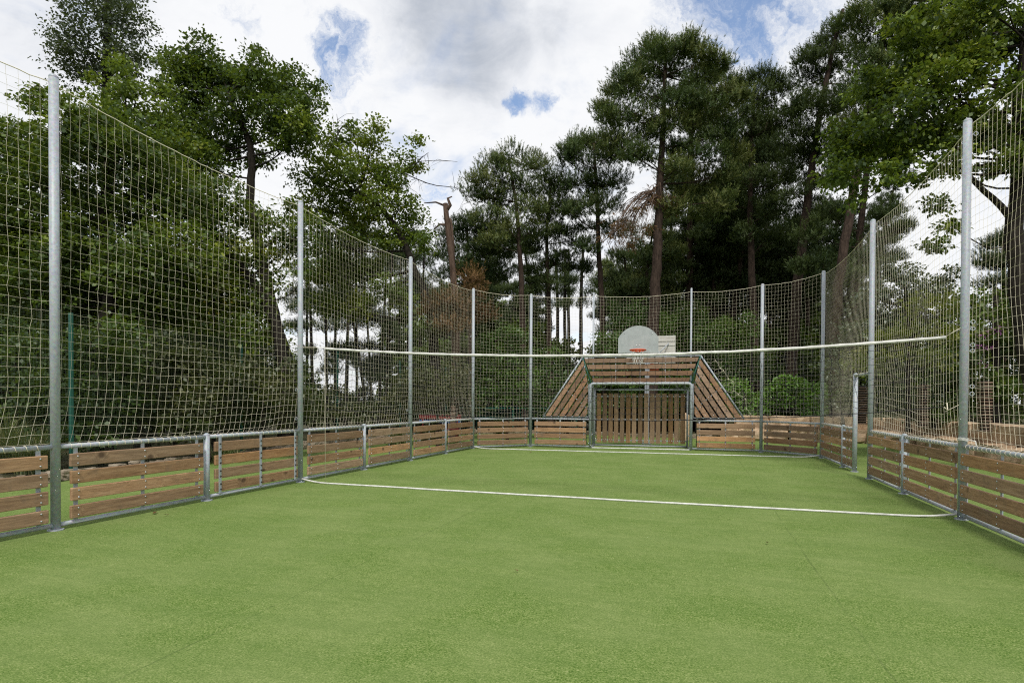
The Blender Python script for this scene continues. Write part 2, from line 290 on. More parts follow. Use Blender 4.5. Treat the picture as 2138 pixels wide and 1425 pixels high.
# ------------------------------------------------------------------ helpers
def tag(o, label=None, cat=None, group=None, kind=None):
    if label: o['label'] = label
    if cat: o['category'] = cat
    if group: o['group'] = group
    if kind: o['kind'] = kind
    return o
def empty(name, loc, rz=0):
    o = bpy.data.objects.new(name, None); o.location = loc; o.rotation_euler = (0, 0, rz); o.empty_display_size = .3
    col.objects.link(o); return o
class MB:
    def __init__(s): s.v = []; s.f = []
    def add(s, vs, fs):
        k = len(s.v); s.v += [tuple(v) for v in vs]; s.f += [tuple(i+k for i in f) for f in fs]; return s
    def box(s, c, size, bev=0.0, rot=None):
        x, y, z = (a/2 for a in size); b = min(bev, x*.9, y*.9, z*.9)
        if b <= 0:
            vs = [(i*x, j*y, k*z) for i in (-1, 1) for j in (-1, 1) for k in (-1, 1)]
            fs = [(0, 1, 3, 2), (4, 6, 7, 5), (0, 4, 5, 1), (2, 3, 7, 6), (0, 2, 6, 4), (1, 5, 7, 3)]
        else:
            # chamfered box: 24 verts
            vs = []; idx = {}
            for i in (-1, 1):
                for j in (-1, 1):
                    for k in (-1, 1):
                        for a in range(3):
                            p = [i*(x-b), j*(y-b), k*(z-b)]; p[a] = (i*x, j*y, k*z)[a]
                            idx[(i, j, k, a)] = len(vs); vs.append(tuple(p))
            fs = []
            for a in range(3):
                o1, o2 = [q for q in range(3) if q != a]
                for sgn in (-1, 1):
                    ring = []
                    for (p, q) in ((-1, -1), (1, -1), (1, 1), (-1, 1)):
                        t = [0, 0, 0]; t[a] = sgn; t[o1] = p; t[o2] = q; ring.append(idx[(*t, a)])
                    if (sgn > 0) == (a == 1): ring.reverse()
                    fs.append(tuple(ring))
            for a in range(3):           # edges parallel to axis a
                o1, o2 = [q for q in range(3) if q != a]
                for p in (-1, 1):
                    for q in (-1, 1):
                        t1 = [0]*3; t1[o1] = p; t1[o2] = q; t2 = list(t1); t1[a] = -1; t2[a] = 1
                        r = [idx[(*t1, o1)], idx[(*t2, o1)], idx[(*t2, o2)], idx[(*t1, o2)]]
                        if (p*q > 0) != (a == 1): r.reverse()
                        fs.append(tuple(r))
            for i in (-1, 1):
                for j in (-1, 1):
                    for k in (-1, 1):
                        r = [idx[(i, j, k, a)] for a in range(3)]
                        if i*j*k < 0: r.reverse()
                        fs.append(tuple(r))
        c = Vector(c)
        if rot is not None: vs = [rot @ Vector(v) for v in vs]
        return s.add([Vector(v)+c for v in vs], fs)
    def tube(s, pts, rad, n=8, cap=True, closed=False):
        pts = [Vector(p) for p in pts]; m = len(pts)
        rads = rad if isinstance(rad, (list, tuple)) else [rad]*m
        rings = []; prev = None
        for i, p in enumerate(pts):
            if closed: t = pts[(i+1) % m]-pts[i-1]
            else: t = pts[min(i+1, m-1)]-pts[max(i-1, 0)]
            t = t.normalized() if t.length > 1e-9 else Vector((0, 0, 1))
            if prev is None:
                a = Vector((0, 0, 1)) if abs(t.z) < .9 else Vector((1, 0, 0)); u = t.cross(a).normalized()
            else:
                u = (prev - t*prev.dot(t)); u = u.normalized() if u.length > 1e-6 else t.orthogonal().normalized()
            prev = u; w_ = t.cross(u)
            rings.append([p + (u*math.cos(2*math.pi*k/n)+w_*math.sin(2*math.pi*k/n))*rads[i] for k in range(n)])
        vs = [v for r in rings for v in r]; fs = []
        for i in range(m if closed else m-1):
            j = (i+1) % m
            for k in range(n):
                k2 = (k+1) % n; fs.append((i*n+k, i*n+k2, j*n+k2, j*n+k))
        if cap and not closed:
            fs.append(tuple(reversed(range(n)))); fs.append(tuple((m-1)*n+k for k in range(n)))
        return s.add(vs, fs)
    def ball(s, c, r, n=10, mrings=6, sz=1):
        c = Vector(c); vs = [c+Vector((0, 0, r*sz))]; fs = []
        for i in range(1, mrings):
            th = math.pi*i/mrings
            for k in range(n): vs.append(c+Vector((r*math.sin(th)*math.cos(2*math.pi*k/n), r*math.sin(th)*math.sin(2*math.pi*k/n), r*sz*math.cos(th))))
        vs.append(c-Vector((0, 0, r*sz)))
        for k in range(n): fs.append((0, 1+k, 1+(k+1) % n))
        for i in range(mrings-2):
            for k in range(n):
                a = 1+i*n+k; b = 1+i*n+(k+1) % n; fs.append((a, a+n, b+n, b))
        l = len(vs)-1
        for k in range(n): fs.append((l, l-n+(k+1) % n, l-n+k))
        return s.add(vs, fs)
    def mesh(s, name, material, smooth=False):
        me = bpy.data.meshes.new(name); me.from_pydata(s.v, [], s.f); me.materials.append(M[material] if isinstance(material, str) else material)
        if smooth: me.polygons.foreach_set('use_smooth', [True]*len(me.polygons))
        me.update(); return me
    def build(s, name, material, parent=None, smooth=False, origin=None):
        if origin is not None:
            o_ = Vector(origin); s.v = [tuple(Vector(v)-o_) for v in s.v]
        o = bpy.data.objects.new(name, s.mesh(name, material, smooth)); col.objects.link(o)
        if parent is not None: o.parent = parent
        return o
def inst(name, me, parent=None, loc=(0, 0, 0), rot=None, mtx=None):
    o = bpy.data.objects.new(name, me); col.objects.link(o)
    if parent is not None: o.parent = parent
    if mtx is not None: o.matrix_local = mtx
    else:
        o.location = loc
        if rot: o.rotation_euler = rot
    return o
def npmesh(name, V, faces_n, tint, material, nper):
    "V (N*nper,3); one face of nper corners each"
    N = len(V)//nper; me = bpy.data.meshes.new(name)
    me.vertices.add(len(V)); me.vertices.foreach_set('co', V.astype(np.float32).ravel())
    me.loops.add(N*nper); me.loops.foreach_set('vertex_index', np.arange(N*nper, dtype=np.int32))
    me.polygons.add(N); me.polygons.foreach_set('loop_start', np.arange(0, N*nper, nper, dtype=np.int32))
    at_ = me.attributes.new('tint', 'FLOAT', 'FACE'); at_.data.foreach_set('value', np.clip(tint, 0, 1).astype(np.float32))
    me.materials.append(M[material]); me.update(calc_edges=True); return me
def unit(a): return a/np.maximum(np.linalg.norm(a, axis=-1, keepdims=True), 1e-9)
def rdir(n): return unit(rng.normal(size=(n, 3)))

# ------------------------------------------------------------------ setting: ground
def sheet(name, poly, z, material, holes=None):
    b = MB(); b.add([(x, y, z) for x, y in poly], [tuple(range(len(poly)))])
    o = b.build(name, material); tag(o, kind='structure'); return o
def big_ground():
    b = MB(); n = 48; prev = None
    rs = [0, 10, 20, 35, 60, 120, 300, 900, 2500]
    vs = [(0, 0, -.03)]; fs = []
    for r in rs[1:]:
        for k in range(n):
            a = 2*math.pi*k/n; x, y = r*math.cos(a), r*math.sin(a)
            z = -.03
            if r > 20: z = -.03 - .25*mnoise.noise(Vector((x*.03, y*.03, 0))) - (0.3 if r > 30 else 0)
            vs.append((x, y, z))
    for k in range(n): fs.append((0, 1+k, 1+(k+1) % n))
    for i in range(len(rs)-2):
        for k in range(n):
            a = 1+i*n+k; c = 1+i*n+(k+1) % n; fs.append((a, a+n, c+n, c))
    b.add(vs, fs); tag(b.build('ground', 'soil', smooth=True), kind='structure')
big_ground()
def turf():
    pts = [(-8.75, -20), (-8.75, -1.6), (-8.8, .2), (-9.2, 3), (-9.3, 8), (-9.0, 13), (-7.7, 15.7), (-4.6, 17.2), (0, 16.3), (2.5, 15.6), (7.4, 15.5), (8.5, 13.3), (8.3, 6), (8.3, -20)]
    sheet('turf', pts, 0, 'turf')
turf()
def terrace():
    # raised bed behind the sandstone wall, on the right and behind
    b = MB(); pts = [(2.9, 16.1), (8.0, 16.1), (9.15, 13.6), (9.0, 6), (9.0, -14), (60, -14), (60, 70), (2.9, 70)]
    z = .84; b.add([(x, y, z) for x, y in pts]+[(x, y, -.2) for x, y in pts], [tuple(range(8))]+[(i, i+8, (i+1) % 8+8, (i+1) % 8) for i in range(8)])
    tag(b.build('terrace', 'soil'), kind='structure')
terrace()

def rock_into(b, c, size, rz, seed, rough=.14):
    n = 4; vs = []; idx = {}; fs = []
    def vid(i, j, k):
        if (i, j, k) not in idx:
            idx[(i, j, k)] = len(vs); p = Vector((i/n*2-1, j/n*2-1, k/n*2-1))
            q = p.normalized()*1.25; p = p*.72+q*.28
            d = mnoise.noise(p*1.3+Vector((seed*7.7, 3, seed)))*rough*2 + mnoise.noise(p*3.5+Vector((seed, seed*3, 1)))*rough
            p = p*(1+d); vs.append(p)
        return idx[(i, j, k)]
    for a in range(n):
        for e in range(n):
            fs.append((vid(a, e, 0), vid(a, e+1, 0), vid(a+1, e+1, 0), vid(a+1, e, 0)))
            fs.append((vid(a, e, n), vid(a+1, e, n), vid(a+1, e+1, n), vid(a, e+1, n)))
            fs.append((vid(a, 0, e), vid(a+1, 0, e), vid(a+1, 0, e+1), vid(a, 0, e+1)))
            fs.append((vid(a, n, e), vid(a, n, e+1), vid(a+1, n, e+1), vid(a+1, n, e)))
            fs.append((vid(0, a, e), vid(0, a, e+1), vid(0, a+1, e+1), vid(0, a+1, e)))
            fs.append((vid(n, a, e), vid(n, a+1, e), vid(n, a+1, e+1), vid(n, a, e+1)))
    ro = Matrix.Rotation(rz, 3, 'Z')
    b.add([ro @ Vector((p.x*size[0]/2, p.y*size[1]/2, p.z*size[2]/2)) + Vector(c) for p in vs], fs)
def along(path, step_fn):
    "walk a 2-D path, yields (x, y, angle, length)"
    pts = [Vector(p) for p in path]; i = 0; pos = 0.0
    segs = [(pts[k+1]-pts[k]).length for k in range(len(pts)-1)]; tot = sum(segs); s = 0
    while s < tot:
        L = step_fn(); m = s+L/2; acc = 0
        for k, sl_ in enumerate(segs):
            if m <= acc+sl_ or k == len(segs)-1:
                t = (m-acc)/sl_; p = pts[k].lerp(pts[k+1], min(t, 1.0)); d = pts[k+1]-pts[k]
                yield p.x, p.y, math.atan2(d.y, d.x), L; break
            acc += sl_
        s += L
def edging(name, label, path, seed):
    b = MB(); rr = random.Random(seed); k = 0
    for x, y, a, L in along(path, lambda: rr.uniform(.18, .42)):
        h = rr.uniform(.12, .22); k += 1
        rock_into(b, (x+rr.uniform(-.04, .04), y+rr.uniform(-.04, .04), h*.35), (L*1.05, rr.uniform(.18, .3), h), a+rr.uniform(-.2, .2), seed+k*1.37)
        if rr.random() < .5: rock_into(b, (x+rr.uniform(-.2, .1), y+rr.uniform(.0, .2), h*.8), (L*.7, .2, h*.8), a+rr.uniform(-.5, .5), seed+k*2.1)
    o = b.build(name, 'grey_stone'); tag(o, label, 'stone edging', 'low stone edgings round the turf')
edging('stone_edging', 'low row of rough pale stones at the foot of the green mesh fence', [(-8.8, -6), (-8.75, -1.6), (-8.85, .2), (-9.25, 3), (-9.35, 8), (-9.1, 12.5)], 3)
edging('stone_edging', 'low row of rough pale stones behind the goal, under the shrubs', [(-9.0, 13.2), (-7.7, 15.8), (-4.6, 17.3), (0, 16.4), (2.2, 15.7)], 40)
def retaining():
    root = empty('retaining_wall', (8.6, 6, 0))
    rr = random.Random(5); b = MB(); k = 0
    top = [(3.1, 15.95), (7.9, 15.95), (8.85, 13.6), (8.75, 6), (8.75, -9)]
    for x, y, a, L in along(top, lambda: rr.uniform(.7, 1.5)):
        k += 1; rock_into(b, (x, y, .66), (L*1.0, .55, .52+rr.uniform(-.02, .03)), a+rr.uniform(-.03, .03), 11+k, .06)
    b.build('upper_course', 'sand', root, origin=root.location)
    b = MB(); low = [(2.6, 15.65), (7.6, 15.6), (8.5, 13.4), (8.4, 6), (8.4, -9)]
    for x, y, a, L in along(low, lambda: rr.uniform(.55, 1.2)):
        k += 1; rock_into(b, (x+rr.uniform(-.06, .06), y, .22), (L*1.0, rr.uniform(.6, .8), .5+rr.uniform(-.06, .06)), a+rr.uniform(-.1, .1), 31+k, .12)
    b.build('lower_course', 'sand', root, origin=root.location)
    tag(root, 'two-course wall of big sandstone blocks holding up the planted bed on the right', 'wall')
retaining()
def slab_stones():
    # two upright pale slabs seen through the slats of the goal, right side
    for k, (px, py, d, w_, h_) in enumerate(((1431, 926, 21.5, .22, 1.0), (1424, 926, 21.8, .2, .75))):
        p = at(px, py, d); b = MB(); rock_into(b, (0, 0, h_/2), (w_, .3, h_), .3, 77+k, .06)
        o = b.build('standing_stone', 'sand'); o.location = (p.x, p.y, 0)
        tag(o, ('tall upright sandstone slab ending the wall, behind the right goal post', 'shorter upright sandstone slab left of the taller one behind the right goal post')[k], 'stone')
slab_stones()

# ------------------------------------------------------------------ steel posts, panels
HR, HT = .894, 4.84
def pole_meshes(rad, h):
    t = MB().tube([(0, 0, -.05), (0, 0, h-.02)], rad, 20); c = MB().ball((0, 0, h-.02), rad*1.03, 20, 10, .8)
    return t.mesh('tube', 'steel', True), c.mesh('cap', 'steel', True)
PM = {k: pole_meshes(r, h) for k, (r, h) in dict(tall=(.045, HT), short=(.04, .935), gate=(.045, 2.03), thin=(.028, 4.93)).items()}
fl = MB(); fl.tube([(0, 0, .0), (0, 0, .012)], .075, 16); FLM = fl.mesh('foot_plate', 'steel')
def eyebolt(side):
    m = MB(); m.tube([(side*.03, 0, 0), (side*.065, 0, 0)], .005, 6)
    m.tube([(side*(.085-.022*math.cos(a)), 0, .022*math.sin(a)) for a in [i*math.pi/6 for i in range(12)]], .005, 6, closed=True)
    return m.mesh('eye_bolt', 'steel', True)
EYE = {s: eyebolt(s) for s in (-1, 1)}
def pole(kind, x, y, label, group, eyes=(), side=1):
    nm = {'tall': 'net_pole', 'short': 'barrier_post', 'gate': 'gate_post', 'thin': 'net_pole'}[kind]
    r = empty(nm, (x, y, 0)); inst('tube', PM[kind][0], r); inst('cap', PM[kind][1], r); inst('foot_plate', FLM, r)
    for z in eyes: inst('eye_bolt', EYE[side], r, (0, 0, z))
    tag(r, label, 'pole' if kind in ('tall', 'thin') else 'post', group)
LX, RX = -4.81, 4.81
L4 = (-4.78, 7.95); R4 = (4.79, 8.38); LP = (-3.35, 9.30); RP = (3.46, 9.69)
GL = (-1.46, 9.43); GR = (1.53, 9.68)
GA = math.atan2(GR[1]-GL[1], GR[0]-GL[0])
tg, sg = 'tall poles carrying the cream net', 'short steel barrier posts'
E6 = (.5, 1.1, 1.6, 2.15, 2.3, 3.0, 3.7, 4.4)
pole('tall', LX, -8, 'tall pole at the near end of the left net', tg)
pole('tall', LX, -4, 'tallest-looking galvanised net pole, nearest on the left side', tg)
pole('tall', LX, 0, 'tall net pole on the left that holds the volleyball net', tg, E6, -1)
pole('tall', LX, 4, 'tall net pole in the left barrier, second after the nearest one', tg, (.5, 1.2, 2.2, 3.2, 4.2), -1)
pole('tall', *L4, 'tall net pole at the back left corner, where the far rope ends', tg, (.5, 1.3, 2.3, 3.4), -1)
pole('tall', *LP, 'tall net pole between the back left corner and the goal', tg)
pole('thin', -1.48, 10.02, 'thin net pole rising behind the left end of the goal boards', tg)
pole('thin', 1.50, 10.16, 'thin net pole rising behind the right end of the goal boards', tg)
pole('tall', *RP, 'tall net pole between the goal and the back right corner', tg)
pole('tall', *R4, 'tall net pole at the back right corner, where the far rope ends', tg)
pole('tall', RX, 4, 'tall net pole on the right side, beside the gate opening', tg, (), 1)
pole('tall', RX, 0, 'tall net pole on the near right with eye bolts and a tied cord', tg, (1.53, 1.62, 2.05, 2.12, 2.32, 2.40, 4.66), 1)
pole('tall', RX, -4, 'tall galvanised net pole at the near end of the right net, beyond the picture edge', tg)
pole('short', LX, -6, 'short post of the left barrier beyond the left picture edge', sg)
pole('short', LX, -2, 'short domed post between the first two panels of the left barrier', sg)
pole('short', LX, 2, 'short domed post of the left barrier just past the volleyball net', sg)
pole('short', LX, 6, 'short domed post of the left barrier nearest the back corner', sg)
pole('short', RX, 2.1, 'short post of the right barrier nearest the gate opening, near side', sg)
pole('short', RX, 6.1, 'short post in the right barrier just beyond the gate opening', sg)
pole('short', RX, -2, 'short post of the right barrier beyond the right picture edge', sg)
pole('gate', RX+.02, 5.2, 'two metre gate post with white cap on the far side of the gate opening', 'gate posts')
# gate crossbar
g = empty('gate_lintel', (RX, 4.0, 0)); b = MB(); b.tube([(0, .04, 1.985), (.01, 1.16, 1.985)], .028, 12); b.build('bar', 'steel', g, True)
b = MB()
b.tube([(.031*math.cos(i*math.pi/5), .08+i*.0122, 1.985+.031*math.sin(i*math.pi/5)) for i in range(86)], .0035, 4)
b.build('lacing', 'cord', g); tag(g, 'short steel bar bridging the top of the gate opening, laced to the net', 'gate bar')

boltm = MB().ball((0, 0, 0), .0115, 8, 4, .6); 
boltme = boltm.mesh('bolt', 'bolt', True); bboltme = MB().ball((0, 0, 0), .014, 8, 4, .9).mesh('bolt', 'black_bolt', True)
BOARD = {}
def board_mesh(L, h, t, matn):
    k = (round(L, 3), h, t, matn)
    if k not in BOARD: BOARD[k] = MB().box((0, 0, 0), (L, t, h), .006).mesh('board', matn)
    return BOARD[k]
pr = random.Random(21)
def panel(A, B, label, r0=.045, r1=.04, inner=1, reverse=False, matn='wood', gap0=.13, gap1=.10, lacing=True, newrows=()):
    "inner: +1 when the playing side is on local -y"
    A = Vector(A); B = Vector(B); d = B-A; L = d.length; root = empty('plank_barrier', (A.x, A.y, 0), math.atan2(d.y, d.x))
    x0, x1 = r0*.9, L-r1*.9
    MB().tube([(x0, 0, HR), (x1, 0, HR)], .027, 14).build('top_rail', 'steel', root, True)
    MB().tube([(x0, 0, .055), (x1, 0, .055)], .025, 14).build('bottom_rail', 'steel', root, True)
    s = -inner
    bx0, bx1 = gap0, L-gap1; bl = bx1-bx0; tb = .038
    ys = s*.006; yb = ys+s*(.006+tb/2)                          # boards on the playing side
    if reverse: ys = s*.034; yb = ys-s*(.006+tb/2)
    xs = [bx0+.075, (bx0+bx1)/2, bx1-.075]
    stm = MB().box((0, 0, 0), (.045, .012, HR-.055-.03), .002).mesh('strut', 'steel')
    for x in xs: inst('strut', stm, root, (x, ys, (HR+.055)/2))
    for k, zc in enumerate((.742, .552, .362, .172)):
        mm = 'wood_new' if k in newrows else matn
        bo = inst('board', board_mesh(bl, .14, tb, mm), root, ((bx0+bx1)/2+pr.uniform(-.006, .006), yb, zc+pr.uniform(-.003, .003)), (0, pr.uniform(-.0025, .0025), pr.uniform(-.002, .002)))
        for x in xs:
            for dz in (-.038, .038):
                if reverse: inst('bolt', bboltme, bo, (x-(bx0+bx1)/2, s*(tb/2+.016), dz))
                else: inst('bolt', boltme, bo, (x-(bx0+bx1)/2, s*(tb/2+.001), dz), (R(90), 0, 0))
    if lacing:
        n = max(3, int((L-.2)/.1026)); N = n*12; ph = pr.random()
        # one cord winding along the rail: slow under it, quick over it
        pts = []
        for i in range(N+1):
            t = i/12; fr_ = t % 1; a_ = 2*math.pi*t; x = .12+(L-.24)*(i/N); x += .018*math.sin(a_+1.2)
            pts.append((x, .0292*math.cos(a_+ph), HR+.0292*math.sin(a_+ph)))
        b = MB(); b.tube(pts, .003, 4)
        b.build('lacing', 'cord', root)
    return tag(root, label, 'plank barrier', 'plank barriers round the pitch')
# left side: playing side is +X. direction +Y -> local -y is +X
panel((LX, -6), (LX, -4), 'plank panel cut by the left picture edge, left of the nearest tall pole', .04, .045)
panel((LX, -8), (LX, -6), 'plank panel beyond the left picture edge')
panel((LX, -4), (LX, -2), 'largest plank panel, right of the nearest tall pole on the left', .045, .04)
panel((LX, -2), (LX, 0), 'plank panel with the steel uprights and black bolts on the playing side', .04, .045, reverse=True, matn='wood', newrows=(0, 1))
panel((LX, 0), (LX, 2), 'left barrier panel just past the volleyball net pole', gap0=.16)
panel((LX, 2), (LX, 4), 'left barrier panel second past the volleyball net pole', newrows=(2,))
panel((LX, 4), (LX, 6), 'left barrier panel third past the volleyball net pole, a ball behind it')
panel((LX, 6), L4, 'left barrier panel that ends at the back left corner pole')
panel(L4, LP, 'back barrier panel from the left corner pole, with one orange plank', newrows=(1,), gap0=.14, gap1=.12)
panel(LP, GL, 'back barrier panel against the left goal post', gap0=.14, gap1=.12)
panel(GR, RP, 'back barrier panel against the right goal post', gap0=.16, gap1=.16, newrows=(2,3))
panel(RP, R4, 'back barrier panel that ends at the right corner pole', matn='wood_dark', gap0=.14)
panel(R4, (RX, 6.1), 'right barrier panel next to the back right corner')
panel((RX, 6.1), (RX+.02, 5.2), 'shortest plank panel, against the gate post', gap1=.06)
panel((RX, 4), (RX, 2.1), 'right barrier panel starting at the gate opening', gap0=.06)
panel((RX, 2.1), (RX, 0), 'right barrier panel left of the near pole with eye bolts', newrows=(1,))
panel((RX, 0), (RX, -2), 'right barrier panel cut by the right picture edge', newrows=(0,), gap0=.07)
panel((RX, -2), (RX, -4), 'plank panel beyond the right picture edge')

# ------------------------------------------------------------------ goal with plank back wall (local frame, y to the back)
def goal():
    G = empty('sports_goal', ((GL[0]+GR[0])/2, (GL[1]+GR[1])/2, 0), GA)
    hw = 1.5
    # front frame with rounded top corners
    pts = [(-hw, 0, -.03), (-hw, 0, 1.9)] + [(-hw+.1-.1*math.cos(a), 0, 1.9+.1*math.sin(a)) for a in [i*math.pi/10 for i in range(1, 5)]] + [(-hw+.1, 0, 2.0)]
    pts += [(-x, y, z) for x, y, z in reversed(pts)]
    MB().tube(pts, .043, 16).build('goal_frame', 'steel', G, True)
    D = 1.08
    b = MB()
    for sx in (-1, 1):
        b.tube([(sx*(hw-.04), D, 0), (sx*(hw-.04), D, 1.86)], .027, 12)
        b.tube([(sx*hw, .03, .035), (sx*(hw-.04), D, .035)], .02, 10)
        b.tube([(sx*hw, .03, .38), (sx*(hw-.04), D, .42)], .016, 10)
        b.tube([(sx*hw, .02, 1.92), (sx*(hw-.04), D, 1.86)], .018, 10)
    b.tube([(-hw+.02, D, 1.83), (hw-.02, D, 1.83)], .022, 12)
    b.tube([(-hw+.02, D, .03), (hw-.02, D, .03)], .022, 12)
    b.build('back_frame', 'steel', G, True)
    b = MB()
    for z in (.2, .88, 1.62): b.box((0, D+.0, z), (2*hw-.1, .008, .045))
    b.build('cross_strap', 'steel', G)
    MB().box((0, -.01, .018), (2*hw-.09, .05, .03), .008).build('ground_bar', 'tape', G)
    sm = MB().box((0, 0, 0), (1.6, .032, .140), .005).mesh('slat', 'slat_wood')
    for i in range(15):
        x = -1.32+i*2.64/14
        s = inst('slat', sm, G, (x+pr.uniform(-.006, .006), D-.022, .915), (0, R(90)+pr.uniform(-.004, .004), 0))
        for lz in (-.715, .035, .705):
            for dz in (-.035, .035): inst('bolt', boltme, s, (lz, -.017, dz), (R(90), 0, 0))
    # inclined plank wall over and beside the goal
    tl = .17; e1 = Vector((1, 0, 0)); e2 = Vector((0, tl, 1)).normalized(); nn = Vector((0, -1, tl)).normalized()
    O0 = Vector((0, .06, .95))
    S = lambda u, v, o=0: O0+e1*u+e2*v+nn*o
    def clip(poly, P):
        out = poly
        for i in range(len(P)):
            a, c = P[i], P[(i+1) % len(P)]; inp = out; out = []
            if not inp: break
            side = lambda p: (c[0]-a[0])*(p[1]-a[1])-(c[1]-a[1])*(p[0]-a[0])
            for j in range(len(inp)):
                p, q = inp[j-1], inp[j]; sp_, sq = side(p), side(q)
                if (sp_ >= 0) != (sq >= 0):
                    t = sp_/(sp_-sq); out.append((p[0]+(q[0]-p[0])*t, p[1]+(q[1]-p[1])*t))
                if sq >= 0: out.append(q)
        return out
    def plank(cu, cv, ang, L, h, poly, off=.03, t=.03, rows=()):
        ca, sa = math.cos(ang), math.sin(ang)
        rect = [(cu+ca*x-sa*y, cv+sa*x+ca*y) for x, y in ((-L/2, -h/2), (L/2, -h/2), (L/2, h/2), (-L/2, h/2))]
        pl = clip(rect, poly)
        if len(pl) < 3: return None
        ar = abs(sum(pl[i-1][0]*pl[i][1]-pl[i][0]*pl[i-1][1] for i in range(len(pl))))/2
        if ar < .012: return None
        lc = [((u-cu)*ca+(v-cv)*sa, -(u-cu)*sa+(v-cv)*ca) for u, v in pl]
        b = MB(); n = len(lc)
        b.add([(x, -t/2, z) for x, z in lc]+[(x, t/2, z) for x, z in lc], [tuple(range(n)), tuple(reversed(range(n, 2*n)))]+[(i, i+n, (i+1) % n+n, (i+1) % n) for i in range(n)])
        ex = e1*ca+e2*sa; ez = -e1*sa+e2*ca; ey = -nn
        c = S(cu, cv, off)
        me = b.mesh('board', 'wood_dark')
        return inst('board', me, G, mtx=Matrix(((ex.x, ey.x, ez.x, c.x), (ex.y, ey.y, ez.y, c.y), (ex.z, ey.z, ez.z, c.z), (0, 0, 0, 1))))
    Ttop = 1.93
    mid = [(-1.42, 1.10), (1.42, 1.10), (1.74, Ttop-.04), (-1.74, Ttop-.04)]
    for v in (1.17, 1.385, 1.60, 1.80):
        bo = plank(0, v, 0, 4, .137, mid)
        for u in (-.75, 0, .75):
            for dz in (-.03, .03): inst('bolt', boltme, bo, (u, -.017, dz), (R(90), 0, 0))
    b = MB()
    for u in (-.75, 0, .75): b.tube([S(u, 1.06), S(u, Ttop)], .014, 8)
    for u in (-.45, -.28, .25, .42): b.tube([S(u, 1.06), S(u, 1.2)], .012, 8)
    b.build('strut', 'steel', G, True)
    for sx in (-1, 1):
        Op, Ip, Kp, Tp = (sx*3.0, .0), (sx*1.585, .0), (sx*1.585, 1.08), (sx*1.79, Ttop)
        Kp2 = (sx*1.50, 1.05)
        b = MB(); b.tube([S(*Op), S(*Tp)], .026, 12); b.build('edge_tube', 'steel', G, True)
        b = MB(); b.tube([S(*Kp2), S(*Tp)], .022, 10); b.build('hip_tube', 'green_metal', G, True)
        b = MB(); b.tube([S(sx*1.56, 0), S(sx*1.56, 1.06)], .02, 10); b.tube([S(sx*1.5, .02), S(sx*3.0, .02)], .016, 10)
        b.tube([S((Op[0]+Tp[0])/2, (Op[1]+Tp[1])/2), S(sx*1.57, .25)], .016, 8)
        b.tube([S(*Tp), S(sx*1.6, .95)], .015, 8)
        b.build('brace', 'steel', G, True)
        poly = [(sx*2.92, .03), (sx*1.60, .03), (sx*1.60, 1.06), (sx*1.76, Ttop-.1)]
        if sx < 0: pass
        area = sum(poly[i-1][0]*poly[i][1]-poly[i][0]*poly[i-1][1] for i in range(4))
        if area < 0: poly = poly[::-1]
        ang = math.atan2(Ttop, -sx*1.21); dx, dy = math.cos(ang), math.sin(ang); nx, ny = (-sx*dy if True else 0), 0
        # normal pointing inwards (towards the goal and down)
        nx, ny = dy, -dx
        if nx*(-sx) < 0: nx, ny = -nx, -ny
        mcu, mcv = (Op[0]+Tp[0])/2, (Op[1]+Tp[1])/2
        for k in range(7):
            off = .125+k*.185
            bo = plank(mcu+nx*off, mcv+ny*off, ang, 4, .137, poly)
            if bo:
                co = [v.co.x for v in bo.data.vertices]
                a, c = min(co)+.12, max(co)-.12
                for x in ({a, c, (a+c)/2} if c-a > .5 else {(a+c)/2}): inst('bolt', boltme, bo, (x, -.017, 0), (R(90), 0, 0))
    b = MB(); b.tube([S(-1.79, Ttop), S(1.79, Ttop)], .026, 12); b.build('top_bar', 'steel', G, True)
    for sx in (-1, 1):
        for A_, B_, r_ in ((S(sx*1.05, Ttop), (sx*1.42, 1.08, 1.84), .016), (S(sx*.4, Ttop), (sx*1.2, 1.08, 1.84), .014), (S(sx*1.78, Ttop), (sx*1.78, 1.6, .02), .018)):
            MB().tube([A_, B_], r_, 8).build('rear_stay', 'steel', G, True)
    tag(G, 'steel goal with slatted wooden back and inclined plank walls above and beside it', 'goal')
    # half-round backboard and hoop bolted to the top bar
    H = empty('basketball_hoop', G.matrix_basis @ Vector((-.07, .35, 2.86)), GA)
    b = MB(); w2 = .61; pr_ = [(-w2, .12)] + [(-w2, .62)]
    # profile: straight sides then a dome
    prof = [(-w2, .10), (w2, .10), (w2, .56)] + [(w2*(1-i/12), .56+math.sqrt(.68**2-(w2*(1-i/12))**2)-math.sqrt(.68**2-w2**2)) for i in range(1, 24)] + [(-w2, .56)]
    n = len(prof); t = .012
    b.add([(x, -t, z) for x, z in prof]+[(x, t, z) for x, z in prof], [tuple(range(n)), tuple(reversed(range(n, 2*n)))]+[(i, i+n, (i+1) % n+n, (i+1) % n) for i in range(n)])
    bb = b.build('backboard', 'grey_board', H)
    for x in (-.42, .42): inst('bolt', MB().ball((0, 0, 0), .018, 10, 5, .6).mesh('bolt', 'bolt', True), bb, (x, -t, .70), (R(90), 0, 0))
    for x in (-.05, .05): inst('bolt', MB().ball((0, 0, 0), .018, 10, 5, .6).mesh('bolt', 'white', True), bb, (x, -t, .34), (R(90), 0, 0))
    b = MB()
    for x in (-.35, .35): b.box((x, .03, .30), (.05, .03, .62)); b.tube([(x, .03, 0), (x, .03, .3)], .02, 8)
    b.tube([(-.35, .05, .5), (.35, .05, .5)], .02, 8); b.build('bracket', 'steel', H)
    rim = MB(); rc = Vector((0, -.36, .155)); rim.tube([(rc.x+.235*math.cos(a), rc.y+.235*math.sin(a), rc.z) for a in [i*math.pi/16 for i in range(32)]], .019, 10, closed=True)
